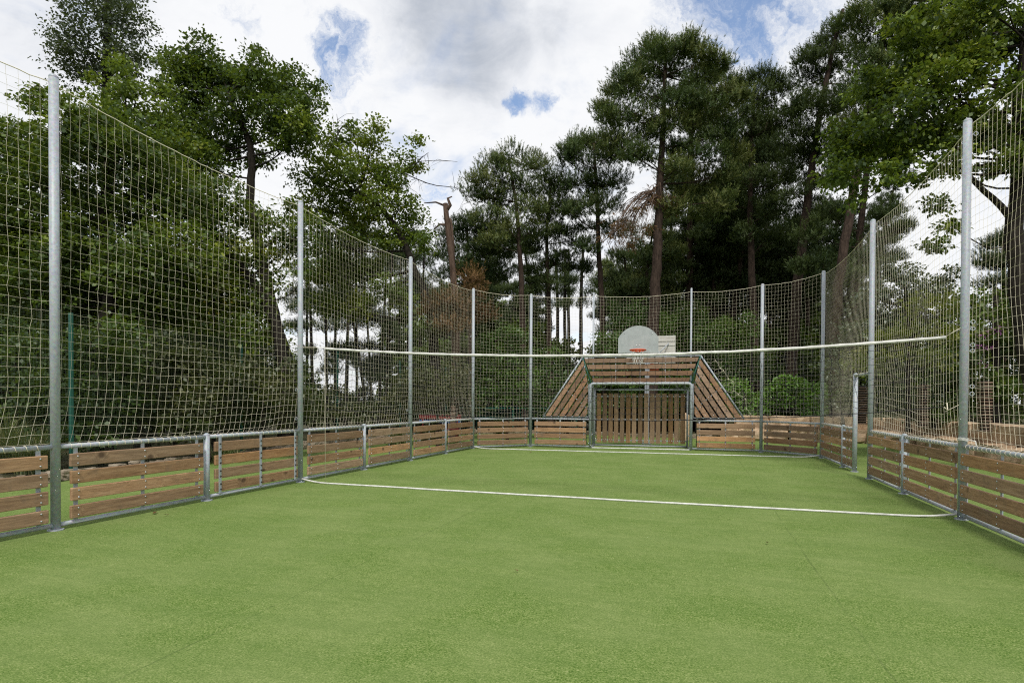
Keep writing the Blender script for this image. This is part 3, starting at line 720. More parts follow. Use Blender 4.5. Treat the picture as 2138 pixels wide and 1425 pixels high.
    rim.tube([(rc.x+.21*math.cos(a), rc.y+.21*math.sin(a), rc.z-.02) for a in [i*math.pi/16 for i in range(32)]], .007, 6, closed=True)
    rim.box((0, -.07, .14), (.16, .12, .06), .01); rim.build('rim', 'orange', H, True)
    b = MB()
    for k in range(12):
        a0 = k*math.pi/6; pts1 = []
        for s in (1, -1):
            b.tube([(rc.x+(.225-.10*t_)*math.cos(a0+s*t_*1.05), rc.y+(.225-.10*t_)*math.sin(a0+s*t_*1.05), rc.z-.02-.40*t_) for t_ in [i/5 for i in range(6)]], .0035, 4)
    b.build('chain_net', 'white', H)
    tag(H, 'grey half-round backboard with an orange rim and pale net above the goal', 'basketball hoop', 'basketball hoops')
goal()
def hoop2():
    H = empty('basketball_hoop', (0.03, 12.1, 0), 0.03)
    MB().box((0, 0, 1.45), (.15, .15, 2.95), .012).build('post', 'post_grey', H)
    MB().box((0, 0, .02), (.34, .34, .04), .004).build('base_plate', 'steel', H)
    b = MB(); b.tube([(0, .05, 2.6), (0, 1.65, 3.15)], .035, 10); b.tube([(0, .05, 2.1), (0, 1.65, 2.95)], .03, 10)
    b.tube([(.36, 1.2, 3.24), (.68, 1.66, 3.62)], .022, 10); b.tube([(.36, 1.2, 3.24), (.10, 1.66, 3.62)], .022, 10); b.tube([(.36, 1.2, 3.24), (0, .1, 2.75)], .02, 10)
    b.build('arm', 'steel', H, True)
    MB().box((0.03, 1.7, 3.40), (1.79, .03, 1.02), .004).build('backboard', 'white_board', H)
    b = MB()
    for z in (3.02, 3.30, 3.56, 3.72): b.box((0.03, 1.675, z), (1.77, .02, .03))
    b.build('batten', 'white_board', H)
    rim = MB(); rim.tube([(.08+.225*math.cos(a), 2.1+.225*math.sin(a), 2.68) for a in [i*math.pi/14 for i in range(28)]], .02, 8, closed=True)
    rim.box((.08, 1.80, 2.72), (.14, .2, .05)); rim.box((.08, 1.72, 2.80), (.12, .03, .22)); rim.build('rim', 'orange', H, True)
    tag(H, 'worn white rectangular backboard on a grey post, seen from the back behind the goal', 'basketball hoop', 'basketball hoops')
hoop2()

# ------------------------------------------------------------------ nets
def strands(P, keep, r, matn, name, nside=3, vert_name=True):
    "P: grid of points [i][j]; keep[i][j]"
    b_v = []; b_f = []
    ni, nj = P.shape[:2]; 
    def seg_tubes(A, B):
        d = unit(B-A); a = np.where(np.abs(d[:, 2:3]) < .9, np.array([[0, 0, 1.]]), np.array([[1., 0, 0]]))
        u = unit(np.cross(d, a)); w_ = np.cross(d, u); k = len(A)
        ring = [u*math.cos(2*math.pi*q/nside)+w_*math.sin(2*math.pi*q/nside) for q in range(nside)]
        V = np.empty((k, nside, 4, 3))
        for q in range(nside):
            q2 = (q+1) % nside
            V[:, q, 0] = A+ring[q]*r; V[:, q, 1] = A+ring[q2]*r; V[:, q, 2] = B+ring[q2]*r; V[:, q, 3] = B+ring[q]*r
        return V.reshape(-1, 3)
    out = []
    m = keep[:, :-1] & keep[:, 1:]; out.append(seg_tubes(P[:, :-1][m], P[:, 1:][m]))
    m = keep[:-1] & keep[1:]; out.append(seg_tubes(P[:-1][m], P[1:][m]))
    V = np.concatenate(out)
    me = npmesh(name, V, None, np.full(len(V)//4, .5), matn, 4)
    return inst(name, me)
def smooth_noise(s, z, seed, sc):
    out = np.zeros(s.shape); f = s.ravel(); g_ = z.ravel(); o = out.ravel()
    for i in range(len(f)): o[i] = mnoise.noise(Vector((f[i]*sc, g_[i]*sc, seed)))
    return o.reshape(s.shape)
def ball_net(name, label, path, z0f, ztop_end, seed, shear=.1, bulge=.05, ends=(0, 0), rag=None, inward=None, droop=None):
    "path: list of (x,y) at poles; z0f(x,y)->lowest z"
    cell = .1026; pts = [Vector(p) for p in path]; cols = []
    for k in range(len(pts)-1):
        A, B = pts[k], pts[k+1]; L = (B-A).length; n = max(2, round(L/cell)); 
        for i in range(n if k < len(pts)-2 else n+1): cols.append((A.lerp(B, i/n), i/n, L, (B-A).normalized(), k))
    ni = len(cols); nj = round((ztop_end-.93)/cell)+1
    P = np.zeros((ni, nj, 3)); keep = np.ones((ni, nj), bool)
    ss = np.cumsum([0]+[(cols[i+1][0]-cols[i][0]).length for i in range(ni-1)])
    S_, Z_ = np.meshgrid(ss, np.linspace(.93, ztop_end, nj), indexing='ij')
    nb = smooth_noise(S_, Z_, seed, .55); na = smooth_noise(S_, Z_, seed+9, 1.7); nz_ = smooth_noise(S_, Z_, seed+19, 1.3); nj_ = rng.normal(size=S_.shape)*.004; nk_ = rng.normal(size=S_.shape)*.004
    for i, (p, t, L, d, k) in enumerate(cols):
        sag = (.05+.012*L)*4*t*(1-t)
        nx, ny = d.y, -d.x; edge = min(1, 6*t*(1-t)+.08)
        zt = ztop_end-sag; zlo = .93
        for j in range(nj):
            q = j/(nj-1); z = zlo+(zt-zlo)*q
            lowf = max(0, 1-q*4)
            dz = nz_[i, j]*.03*edge*(1-q*q) - (.055*lowf*4*t*(1-t))*(1 if 0 < j else 0)
            if droop: dz += droop(p.x, p.y, z)
            al = na[i, j]*.03*edge + shear*lowf*lowf*(1 if 0 < j else 1) + nj_[i, j]
            bo = nb[i, j]*bulge*.7*edge*math.sin(math.pi*min(1, q*1.0+.02))
            if j == nj-1: bo = 0; al = nj_[i, j]*1.5
            P[i, j] = (p.x+d.x*al+nx*bo, p.y+d.y*al+ny*bo, z+(dz if 0 < j < nj-1 else 0)+nk_[i, j])
        z0 = z0f(p.x, p.y)
        if z0 > .95:
            lo = None
            for j in range(nj):
                if P[i, j, 2] < z0-.05: keep[i, j] = False
                elif lo is None:
                    lo = j; P[i, j, 2] = P[i, j, 2]*.3+z0*.7
    o = strands(P, keep, .00135, 'cord', name)
    # edge rope along the top, as part of the same net
    b = MB(); b.tube([tuple(P[i, nj-1]+np.array([0, 0, .0])) for i in range(ni)], .0055, 5)
    rp = b.build('edge_rope', 'cord', o, True)
    tag(o, label, 'net', 'cream safety nets on the poles')
    return o
off = .052
ball_net('safety_net', 'cream safety net along the left side of the pitch', [(LX-off, -8), (LX-off, -4), (LX-off, 0), (LX-off, 4), (L4[0]-off*.7, L4[1]+.03)], lambda x, y: .9, 4.78, 1.0, shear=-.12)
def z0back(x, y):
    # follows the edge tubes of the plank wall
    if x < -3.02 or x > 3.08: return .9
    if x < -1.78: return .98+(x+3.02)/(1.24)*1.88
    if x > 1.80: return .98+(3.10-x)/(1.30)*1.88
    return 2.88
ball_net('safety_net', 'cream safety net across the back of the pitch, cut out around the goal boards', [(L4[0], L4[1]+.05), (LP[0], LP[1]+.05), (-1.48, 10.07), (1.50, 10.2), (RP[0], RP[1]+.05), (R4[0]+.02, R4[1]+.05)], z0back, 4.82, 5.0, shear=0, bulge=.04)
def rdroop(x, y, z):
    if y > 4: return 0
    a = math.exp(-((y-1.2)/1.3)**2) * math.exp(-((z-1.35)/.35)**2)
    return -.16*a
ball_net('safety_net', 'cream safety net along the right side, drooping low near the gate', [(R4[0]+off, R4[1]), (RX+off, 4), (RX+off, 0), (RX+off, -4)], lambda x, y: 2.0 if 4.02 < y < 5.18 else .9, 4.78, 12.0, shear=.10, bulge=.13, droop=rdroop)
def loose_bunch():
    "slack, gathered cords and white clips beside the right edge tube"
    b = MB(); rr = random.Random(4)
    for k in range(10):
        t = .08+k*.09; x = 3.07-t*1.28; z = .96+t*1.9; y = 9.78+t*.34
        p0 = Vector((x+.02, y, z)); p1 = Vector((x+.20+rr.uniform(0, .12), y+.03, z+.02+rr.uniform(-.04, .12)))
        pm = (p0+p1)/2+Vector((0, 0, -.06)); b.tube([p0, pm, p1], .0025, 4); b.ball(p1+Vector((0, 0, -.02)), .012, 6, 4, 1.8)
        b.tube([p1, p1+Vector((.1, 0, -.1-rr.random()*.1)), p1+Vector((.22, 0, -.02))], .002, 4)
        if k: b.tube([last, p1], .0028, 4)
        last = p1
    o = b.build('net_tie', 'cord'); tag(o, 'gathered slack net cords with white clips beside the right inclined planks', 'cord')
loose_bunch()
def volley():
    V = empty('volleyball_net', (0, 0, 0))
    xa, xb = -4.30, 4.62
    def zt(x): return .004*mnoise.noise(Vector((x*2.5, 5, 1)))+2.085+.0095*(x-.8)**2 - (.0 if x > .8 else .0013*(x-.8)**2)
    def zb(x): return 1.145+.012*(x-.3)**2 if x > .3 else 1.145+.006*(x-.3)**2
    n = 90; xs = [xa+(xb-xa)*i/n for i in range(n+1)]
    # tape: a folded band
    b = MB(); vs = []; fs = []
    for i, x in enumerate(xs):
        z = zt(x); y = .006*math.sin(i*1.3)+.004*math.sin(i*.37); h = .0185+.0025*math.sin(i*2.1)+.003*mnoise.noise(Vector((i*.37, 2, 0)))
        pr1 = [(-.010, -h), (-.014, 0), (-.008, h*.85), (0, h), (.008, h*.85), (.014, 0), (.010, -h)]
        vs += [(x, y+q, z+g_) for q, g_ in pr1]
    m = 7
    for i in range(n):
        for k in range(m): fs.append((i*m+k, i*m+(k+1) % m, (i+1)*m+(k+1) % m, (i+1)*m+k))
    fs += [tuple(range(m)), tuple(reversed(range(n*m, n*m+m)))]
    b.add(vs, fs).build('top_tape', 'tape', V, True)
    ncol = round((xb-xa)/.105); nrow = 10
    P = np.zeros((ncol+1, nrow+1, 3)); 
    for i in range(ncol+1):
        x = xa+(xb-xa)*i/ncol
        for j in range(nrow+1):
            q = j/nrow; z = zb(x)+(zt(x)-.03-zb(x))*q
            jx, jz, jy = rng.normal(size=3)*(.012 if 0 < j < nrow else .003)
            P[i, j] = (x+jx+.02*math.sin(x*2.3+q*3)*(1-q), .03*math.sin(x*1.3+q*2)*(1-q)+jy, z+jz+(.015*math.sin(i*3.1+j) if 0 < j < nrow else 0))
    net = strands(P, np.ones(P.shape[:2], bool), .0027, 'black_cord', 'mesh'); net.parent = V
    MB().tube([tuple(P[i, 0]) for i in range(ncol+1)], .006, 6).build('bottom_cord', 'black_cord', V, True)
    b = MB()
    b.tube([(xa, 0, zt(xa)+.015), (LX+.045, 0, 2.33)], .005, 6); b.tube([(xb, 0, zt(xb)+.01), (RX-.045, -.01, 2.33)], .004, 6)
    b.tube([tuple(P[ncol, 0]), (xb+.03, 0, 1.33), (xb+.02, .0, 1.42)], .007, 6); b.tube([(xb, 0, 1.31), (RX-.04, 0, 1.40)], .003, 4)
    b.build('tie_cord', 'cord', V, True)
    b = MB(); b.tube([(xa-.01, 0, zt(xa)), (xa-.015, .01, 1.2), (xa-.0, .0, .005)], .0035, 5); b.build('hanging_cord', 'cord', V, True)
    tag(V, 'slack volleyball net with white top tape and black mesh strung across the pitch', 'volleyball net')
    # cord knotted round the near right pole
    b = MB()
    for k in range(3): b.tube([(RX+.05*math.cos(a), .05*math.sin(a), .965+k*.012+.006*math.sin(a*2)) for a in [i*math.pi/8 for i in range(16)]], .006, 5, closed=True)
    b.tube([(RX+.05, -.02, .97), (RX+.11, -.05, .96), (RX+.12, -.05, .90), (RX+.09, -.05, .86), (RX+.06, -.05, .88)], .007, 6)
    o = b.build('tied_cord', 'rope', None, True, origin=(RX, 0, .9)); o.location = (RX, 0, .9); tag(o, 'white cord wound and knotted round the near right pole at rail height', 'cord')
volley()
def rope(label, A, B, bow, seed, r=.014):
    A = Vector(A); B = Vector(B); n = 70; pts = []
    d = (B-A).normalized()
    for i in range(n+1):
        t = i/n; p = A.lerp(B, t); s = 4*t*(1-t)
        w_ = mnoise.noise(Vector((t*9, seed, 0)))*.025*min(1, 8*t*(1-t)) + mnoise.noise(Vector((t*30, seed, 3)))*.006
        z = r*.9 + (.05*max(0, 1-t*18)**2+.05*max(0, 1-(1-t)*18)**2)
        pts.append((p.x-d.y*(w_+bow*s), p.y+d.x*(w_+bow*s), z))
    o = MB().tube(pts, r, 8).build('white_rope', 'rope', None, True, origin=(A.x, A.y, 0)); o.location = (A.x, A.y, 0)
    tag(o, label, 'rope', 'white ropes marking lines on the turf')
rope('long white rope lying across the pitch under the volleyball net', (LX+.05, -.02, 0), (RX-.05, .0, 0), -.06, 2)
rope('far white rope lying across the turf in front of the goal', (L4[0]+.05, L4[1]-.05, 0), (R4[0]-.08, R4[1]-.02, 0), .0, 8)
def fallen_leaf(px, py, s, label):
    x, y = None, None; d = dirn(px, py); t = -CAM.z/d.z; p = CAM+d*t
    b = MB(); rr = random.Random(px); 
    pts = [(0, 0), (.3, .18), (.5, .1), (.7, .25), (1, 0), (.7, -.22), (.5, -.12), (.3, -.2)]
    b.add([(x*s, y*s, .012+.25*s*abs(y)+.02*x*rr.random()) for x, y in pts], [(0, 1, 2, 7), (2, 3, 4, 5), (2, 5, 6, 7)])
    npv = b.mesh('fallen_leaf', 'dead_leaf'); a_ = npv.attributes.new('tint', 'FLOAT', 'FACE'); a_.data.foreach_set('value', [.5]*len(npv.polygons))
    o = inst('fallen_leaf', npv, None, (p.x, p.y, .003), (0, 0, rr.uniform(0, 6))); tag(o, label, 'leaf', 'fallen leaves on the turf')
for px, py, s, lb in ((320, 1074, .11, 'larger curled brown leaf by the first left panel'), (354, 1076, .06, 'small reddish leaf right of the larger one by the left panel'),
                      (1108, 945, .10, 'pale leaf between the far rope and the back barrier'), (1580, 975, .07, 'small pale leaf right of the goal, before the far rope'),
                      (1722, 972, .07, 'small pale leaf near the back right corner'), (994, 962, .07, 'small reddish leaf near the back left corner'), (1605, 1135, .05, 'tiny pale leaf on the open turf on the right'), (1082, 1195, .04, 'tiny pale speck of leaf in the middle of the turf')):
    fallen_leaf(px, py, s, lb)

# ------------------------------------------------------------------ things beyond the pitch
def mesh_fence():
    root = empty('mesh_fence', (-9.62, -.5, 0)); ys = [-8.9, -4.7, -.5, 3.8, 8.0, 12.2, 16.6]; H = 3.05
    for y in ys: MB().box((0, y+.5, H/2), (.06, .06, H), .006).build('post', 'green_metal', root)
    V = []
    def bar(a, c, r):
        a = np.array(a, float); c = np.array(c, float); d = unit(c-a); u = np.array([1., 0, 0]); w_ = np.cross(d, u)
        for k in range(4):
            p, q = [(u, w_), (w_, -u), (-u, -w_), (-w_, u)][k]
            V.extend([a+p*r, a+q*r, c+q*r, c+p*r])
    y = ys[0]
    while y < ys[-1]:
        bar((0, y+.5, .03), (0, y+.5, H-.05), .0016); y += .05
    z = .05
    while z < H:
        bar((0, ys[0]+.5, z), (0, ys[-1]+.5, z), .0016); z += .05
    me = npmesh('wire_mesh', np.array(V), None, np.full(len(V)//4, .5), 'green_wire', 4); inst('wire_mesh', me, root)
    tag(root, 'dark green wire mesh fence on green posts behind the left barrier', 'fence')
mesh_fence()
def back_fence():
    root = empty('mesh_fence', (-6.5, 17.3, 0))
    for x in (-3, 0, 3): MB().box((x, 0, .6), (.06, .06, 1.2), .006).build('post', 'green_metal', root)
    b = MB(); b.box((0, 0, 1.15), (6, .03, .05)); b.box((0, 0, .7), (6, .02, .03)); b.build('rail', 'green_metal', root)
    b = MB()
    for k in range(60): b.box((-3+.05+k*.1, 0, .6), (.006, .006, 1.1))
    b.build('bars', 'green_metal', root)
    tag(root, 'low dark green railing among the shrubs behind the back left barrier', 'fence')
back_fence()
def bench():
    p = (-7.0, 10.3, 0); B = empty('park_bench', p, R(18))
    MB().box((0, 0, .45), (1.5, .38, .04), .01).build('seat', 'red', B)
    b = MB(); b.box((0, .24, .88), (1.5, .03, .16), .008); b.build('backrest', 'red', B)
    b = MB(); b.box((0, .22, .72), (1.5, .02, .10), .004); pb = b.build('name_strip', 'blue', B)
    b = MB()
    for k, (x, w_) in enumerate(((-.55, .12), (-.38, .08), (-.1, .1), (.12, .3), (.5, .14))): b.box((x, .207, .72), (w_, .004, .035))
    b.build('pale_mark', 'white', pb)
    lm = MB().box((0, 0, .22), (.06, .06, .44), .004).mesh('leg', 'red')
    for x in (-.62, .62):
        for y in (-.14, .14): inst('leg', lm, B, (x, y, 0))
    b = MB()
    for x in (-.62, .62): b.box((x, .215, .66), (.05, .03, .44))
    b.build('back_support', 'red', B)
    tag(B, 'dark red bench with a blue strip behind the left barrier', 'bench')
bench()
def ball():
    o = MB().ball((0, 0, 0), .1, 20, 12).build('ball', 'white', None, True); o.location = (-7.18, 9.15, .1); tag(o, 'white ball on the turf behind the left barrier', 'ball')
ball()
def slat_column(px, pyt, d, w_, label):
    w_ *= .74
    p = at(px, pyt, d); h = p.z-.84; root = empty('slatted_column', (p.x, p.y, .84), .3)
    me = MB().box((0, 0, 0), (w_, w_, .034), .006).mesh('slat', 'slat_brown'); n = int(h/.066)
    for k in range(n): inst('slat', me, root, (0, 0, .03+k*.066), (0, 0, pr.uniform(-.02, .02)))
    MB().box((0, 0, h/2), (w_*.6, w_*.6, h-.02)).build('core', 'oak_bark', root)
    tag(root, label, 'timber column', 'slatted timber columns in the raised bed')
slat_column(1800, 805, 16.2, .34, 'slatted brown timber column framed by the gate opening')
slat_column(1927, 800, 14.2, .27, 'slatted brown timber column between the gate pole and the near right pole')
slat_column(2057, 793, 12.0, .25, 'slatted brown timber column right of the near right pole')

# ------------------------------------------------------------------ vegetation
def frame(a):
    h = np.where(np.abs(a[:, 2:3]) < .9, np.array([[0, 0, 1.]]), np.array([[1., 0, 0]]))
    u = unit(np.cross(a, h)); return u, np.cross(a, u)
def leaf_quads(C, A, Nn, l, w_):
    "C leaf base, A axis, Nn normal"
    s = unit(np.cross(A, Nn)); l = l.reshape(-1, 1); w_ = w_.reshape(-1, 1); nn = np.cross(s, A)
    V = np.empty((len(C), 4, 3)); V[:, 0] = C; V[:, 1] = C+A*l*.5+s*w_*.5+nn*l*.08; V[:, 2] = C+A*l; V[:, 3] = C+A*l*.5-s*w_*.5+nn*l*.08
    return V.reshape(-1, 3)
def ellip(n, flat=.85, p=2.4):
    d = rdir(n); return d*(rng.random((n, 1))**(1/p))*np.array([1, 1, flat])
def broadleaf(blobs, dens=1.0, ls=.11, spray=.34, per=26, flat=.8, tintb=0.0):
    Vs = []; Ts = []; SP = []
    for c, Rr in blobs:
        c = np.array(c); n = max(8, int(dens*66*Rr**2.1)); sc = c+ellip(n, flat)*Rr
        out = unit(sc-c); sr = spray*(.6+.8*rng.random((n, 1)))
        st = rng.random(n)*.45+.45*rng.random()**1.5; SP.append((c, sc[:max(3, n//3)]))
        m = int(per*1.25*min(1, .6+Rr)); k = np.repeat(np.arange(n), m)
        P = sc[k]+ellip(n*m, .42, 2.2)*sr[k]*1.12
        A = unit(out[k]*.8+rng.normal(size=P.shape)*.7+np.array([0, 0, -.25])); Nn = unit(np.array([0, 0, 1.])+rng.normal(size=P.shape)*.55)
        l = ls*(.6+.8*rng.random(len(P))); Vs.append(leaf_quads(P, A, Nn, l, l*(.55+.25*rng.random(len(P)))))
        Ts.append(np.clip(st[k]*.75+rng.random(len(P))*.3+tintb, 0, 1))
    return np.concatenate(Vs), np.concatenate(Ts), SP
def needles(blobs, dens=1.0, sl=.26, nl=.135, wd=.022, per=20, flat=.62, tintb=0.0, upb=.9):
    Vs = []; Ts = []; SP = []
    for c, Rr in blobs:
        c = np.array(c); nb = max(10, int(24*Rr**1.9)); bc = c+ellip(nb, flat, 2.6)*Rr; SP.append((c, bc[:max(3, nb//2)]))
        n = max(4, int(dens*21)); k = np.repeat(np.arange(nb), n); br = (.44*(.7+.6*rng.random((nb, 1))))
        S0 = bc[k]+ellip(nb*n, .38, 2.2)*br[k]*1.15
        ax = unit(unit(S0-c)*.55+np.array([0, 0, upb])+rng.normal(size=S0.shape)*.38)
        topm = np.clip((S0[:, 2:3]-c[2])/Rr, 0, 1); ax = unit(ax+np.array([0, 0, 1.3])*topm*(rng.random((len(S0), 1)) < .6)); L = sl*(.6+.7*rng.random((len(S0), 1)))*(1+.7*topm); st = rng.random(nb)*.35+.32*rng.random(); stt = st[k]+rng.random(len(S0))*.25
        kk = np.repeat(np.arange(len(S0)), per); u, v = frame(ax); ph = rng.random((len(kk), 1))*2*np.pi
        rad = u[kk]*np.cos(ph)+v[kk]*np.sin(ph); t = rng.random((len(kk), 1))
        B = S0[kk]+ax[kk]*L[kk]*t; nd_ = unit(ax[kk]*(.55+.5*t)+rad*.9); sd_ = unit(np.cross(nd_, ax[kk]))
        nlen = nl*(.7+.5*rng.random((len(kk), 1)))*(1.05-.35*t)
        V = np.empty((len(kk), 3, 3)); V[:, 0] = B-sd_*wd/2; V[:, 1] = B+sd_*wd/2; V[:, 2] = B+nd_*nlen
        Vs.append(V.reshape(-1, 3)); Ts.append(np.clip(stt[kk]+rng.random(len(kk))*.3+t[:, 0]*.12+tintb, 0, 1))
    return np.concatenate(Vs), np.concatenate(Ts), SP
def resample(path, rads, n):
    path = [Vector(p) for p in path]; seg = [(path[i+1]-path[i]).length for i in range(len(path)-1)]; tot = sum(seg); out = []; ro = []
    for k in range(n+1):
        s = tot*k/n; acc = 0
        for i, L in enumerate(seg):
            if s <= acc+L+1e-6 or i == len(seg)-1:
                t = min(1, (s-acc)/L); 
                p0 = path[max(i-1, 0)]; p1 = path[i]; p2 = path[i+1]; p3 = path[min(i+2, len(path)-1)]
                q = .5*((2*p1)+(p2-p0)*t+(2*p0-5*p1+4*p2-p3)*t*t+(3*p1-p0-3*p2+p3)*t**3)
                out.append(q); ro.append(rads[0]+(rads[1]-rads[0])*(k/n)); break
            acc += L
    return out, ro
def limbs(b, tp, tr, SP, seed, drop=1.0, scale=1.0, twigs=True, straight=False):
    rr = random.Random(seed)
    for c, subs in SP:
        c = Vector(c); RB = max(((Vector(s_)-c).length for s_ in subs), default=.5); best = None
        for i, p in enumerate(tp):
            dd = (c-p).length + (2.2 if p.z > c.z-.15*drop else 0)*drop
            if best is None or dd < best[0]: best = (dd, i)
        i = best[1]; p = tp[i]; L = (c-p).length
        if L > 2.0 and RB < .36: continue
        r0 = min(tr[i]*.45, .014+.012*L, .008+.045*RB)*scale
        m = (p+c)/2+Vector((rr.uniform(-.1, .1)*L, rr.uniform(-.1, .1)*L, (-.02 if straight else -.10)*L))
        pts, rs = resample([p, m, c], (r0, .008*scale+.004), 6); b.tube(pts, rs, 6, cap=False)
        if twigs:
            for s in subs[:24]:
                s = Vector(s); a = pts[rr.choice((3, 4, 5, 6))]; mm = (a+s)/2+Vector((rr.uniform(-.08, .08), rr.uniform(-.08, .08), rr.uniform(-.12, .05)))
                b.tube([a, mm, s], [.010, .007, .003], 4, cap=False)
def tree(name, label, cat, d, trunk, blobs, kind='oak', rad=(.18, .05), group=None, bark='oak_bark', leaf='oak', jit=.9, seed=1, part='crown', straight=False, zbase=None, **kw):
    "trunk and crown masses are given as seen in the photo at distance d, each mass gets its own depth"
    rr = random.Random(seed); B = []
    dpx = d/F
    for bl in blobs:
        dd = d+(bl[3] if len(bl) > 3 else rr.uniform(-jit, jit)*1.2); p = at(bl[0], bl[1], dd); B.append((p, bl[2]*dd/F))
    tpts = [at(x, y, d) for x, y in trunk]; 
    gz = 0 if zbase is None else zbase
    base = Vector((tpts[0].x, tpts[0].y, gz)); tpts[0] = Vector((tpts[0].x, tpts[0].y, gz-.15))
    root = empty(name, base)
    tp, tr = resample(tpts, rad, max(10, 4*len(tpts)))
    tr[0] *= 1.35; tr[1] *= 1.12
    for i in range(1, len(tp)-1): tp[i] = tp[i]+Vector((rr.uniform(-1, 1), rr.uniform(-1, 1), 0))*tr[i]*.18
    V, T, SP = (needles if kind == 'pine' else broadleaf)(B, **kw)
    mb = MB(); mb.tube(tp, tr, 12)
    limbs(mb, tp, tr, SP, seed, straight=straight)
    me_t = mb; me_t.build('trunk', bark, root, True, origin=base)
    me = npmesh(part, V-np.array(base), None, T, leaf, 3 if kind == 'pine' else 4); inst(part, me, root)
    tag(root, label, cat, group); return root
OAK = dict(kind='oak', dens=1.1)
TG = 'trees around the pitch'
tree('oak_tree', 'big dark oak filling the left side behind the green mesh fence', 'tree', 14.5, [(215, 900), (210, 760), (230, 600), (215, 450), (240, 330)],
     [(20, 330, 95), (60, 300, 50), (150, 265, 80), (95, 200, 18), (60, 215, 14), (230, 262, 60), (120, 400, 120), (260, 330, 110), (330, 430, 95), (30, 490, 110), (200, 520, 120), (300, 560, 100), (100, 600, 100), (390, 520, 80), (-60, 430, 100), (-40, 600, 110), (240, 640, 90), (330, 650, 80)], leaf='oak', seed=2, rad=(.26, .10), spray=.30, dens=1.4, tintb=.07)
tree('oak_tree', 'leafy oak with low branches in front of the sky gap on the left', 'tree', 16.5, [(596, 930), (590, 790), (566, 650), (470, 520), (390, 420)],
     [(440, 480, 70), (480, 560, 70), (430, 610, 80), (520, 640, 60), (560, 540, 45), (500, 700, 55), (420, 700, 60), (560, 700, 40), (360, 600, 60), (470, 420, 55), (390, 400, 50), (600, 480, 40), (615, 430, 28), (650, 500, 26), (575, 590, 22), (640, 560, 26), (545, 470, 45), (620, 520, 30), (640, 470, 30)], leaf='oak', seed=3, rad=(.21, .09), dens=1.0, tintb=.06)
tree('poplar_tree', 'tallest thin-leaved tree at the far left, cut by the top of the picture', 'tree', 24, [(230, 900), (225, 500), (222, 200), (225, -60)],
     [(215, 30, 70), (175, 75, 50), (265, 50, 55), (140, 100, 38), (275, 110, 45), (160, 150, 45), (200, -50, 80), (250, -30, 60), (115, 75, 18), (185, 120, 50), (250, 130, 50), (145, 20, 20)], kind='oak', leaf='holm', seed=4, rad=(.3, .12), ls=.12, dens=.62, per=20, spray=.5)
tree('oak_tree', 'round topped oak with a forked dark trunk left of the sky', 'tree', 19, [(604, 930), (600, 790), (572, 660), (545, 540), (524, 426), (524, 314), (500, 250), (475, 196)],
     [(380, 145, 42), (345, 120, 22), (425, 115, 42), (450, 165, 52), (400, 205, 62), (490, 165, 45), (530, 150, 42), (532, 115, 20), (570, 175, 45), (615, 190, 38), (620, 150, 16), (650, 215, 28), (655, 180, 12), (590, 245, 60), (500, 245, 62), (380, 280, 62), (640, 265, 40), (605, 300, 40), (420, 340, 60), (470, 310, 50), (345, 330, 50), (400, 420, 55), (545, 330, 26), (330, 180, 20)], leaf='oak_dark', seed=5, rad=(.3, .07), dens=1.55, tintb=.08)
tree('oak_tree', 'light green leaning oak with bare branch tips left of the snapped trunk', 'tree', 21, [(912, 920), (905, 700), (890, 620), (866, 565), (840, 498), (800, 440), (745, 400)],
     [(690, 300, 32), (740, 285, 32), (775, 290, 30), (790, 262, 12), (700, 350, 50), (765, 345, 48), (820, 365, 40), (845, 335, 25), (872, 297, 11), (875, 350, 14), (645, 370, 35), (660, 430, 45), (725, 410, 55), (790, 420, 50), (840, 430, 35), (860, 480, 38), (885, 510, 24), (820, 500, 38), (750, 480, 55), (690, 500, 55), (720, 560, 50), (660, 570, 40), (770, 560, 35), (650, 320, 20), (800, 600, 35), (740, 640, 40), (680, 640, 35), (850, 640, 35), (890, 680, 28)], leaf='oak_yellow', seed=6, rad=(.24, .07), dens=1.25, per=24)
tree('oak_tree', 'yellow green oak crown between the tall thin leaved tree and the round topped oak', 'tree', 17, [(300, 930), (300, 700), (290, 450), (270, 300), (262, 220)],
     [(255, 160, 30), (225, 185, 34), (285, 190, 30), (245, 128, 14), (200, 220, 30), (260, 230, 40), (310, 240, 26), (345, 225, 26), (350, 270, 30), (335, 310, 30), (380, 300, 28), (300, 300, 34), (240, 290, 30), (340, 185, 14), (420, 380, 26), (380, 360, 26)], leaf='oak_yellow', seed=8, rad=(.2, .06), dens=1.15, tintb=.05)
# bare twigs of that oak and the dead limb
def bare(name, label, cat, d, paths, bark='twig', r=.02, seed=1, depth=2, leaves=None):
    rr = random.Random(seed); b = MB(); base = at(paths[0][0][0], 900, d); base.z = 0
    for path in paths:
        pts, rs = resample([at(x, y, d+rr.uniform(-.3, .3)) for x, y in path], (r, .005), 10); b.tube(pts, rs, 6, cap=False)
        for k in range(7):
            i = rr.randrange(2, 10); a = pts[i]; L = rr.uniform(.3, .9)
            dv = Vector((rr.uniform(-1, 1), rr.uniform(-.6, .6), rr.uniform(-.9, .6))).normalized()
            b.tube([a, a+dv*L*.5+Vector((0, 0, .05)), a+dv*L+Vector((0, 0, -.08))], [.008, .005, .003], 4, cap=False)
    return b, base
oaks = [o for o in bpy.data.objects if o.type == 'EMPTY' and str(o.get('label', '')).startswith('light green leaning')][0]
b, _ = bare('x', '', '', 21, [[(770, 420), (830, 370), (868, 340), (920, 335), (955, 338)], [(840, 360), (900, 385), (960, 395), (985, 430)], [(700, 300), (706, 270), (703, 238)], [(706, 280), (716, 262), (724, 268)], [(866, 345), (880, 330), (895, 318)], [(845, 365), (850, 400), (862, 425)], [(700, 290), (685, 275)]], seed=9)
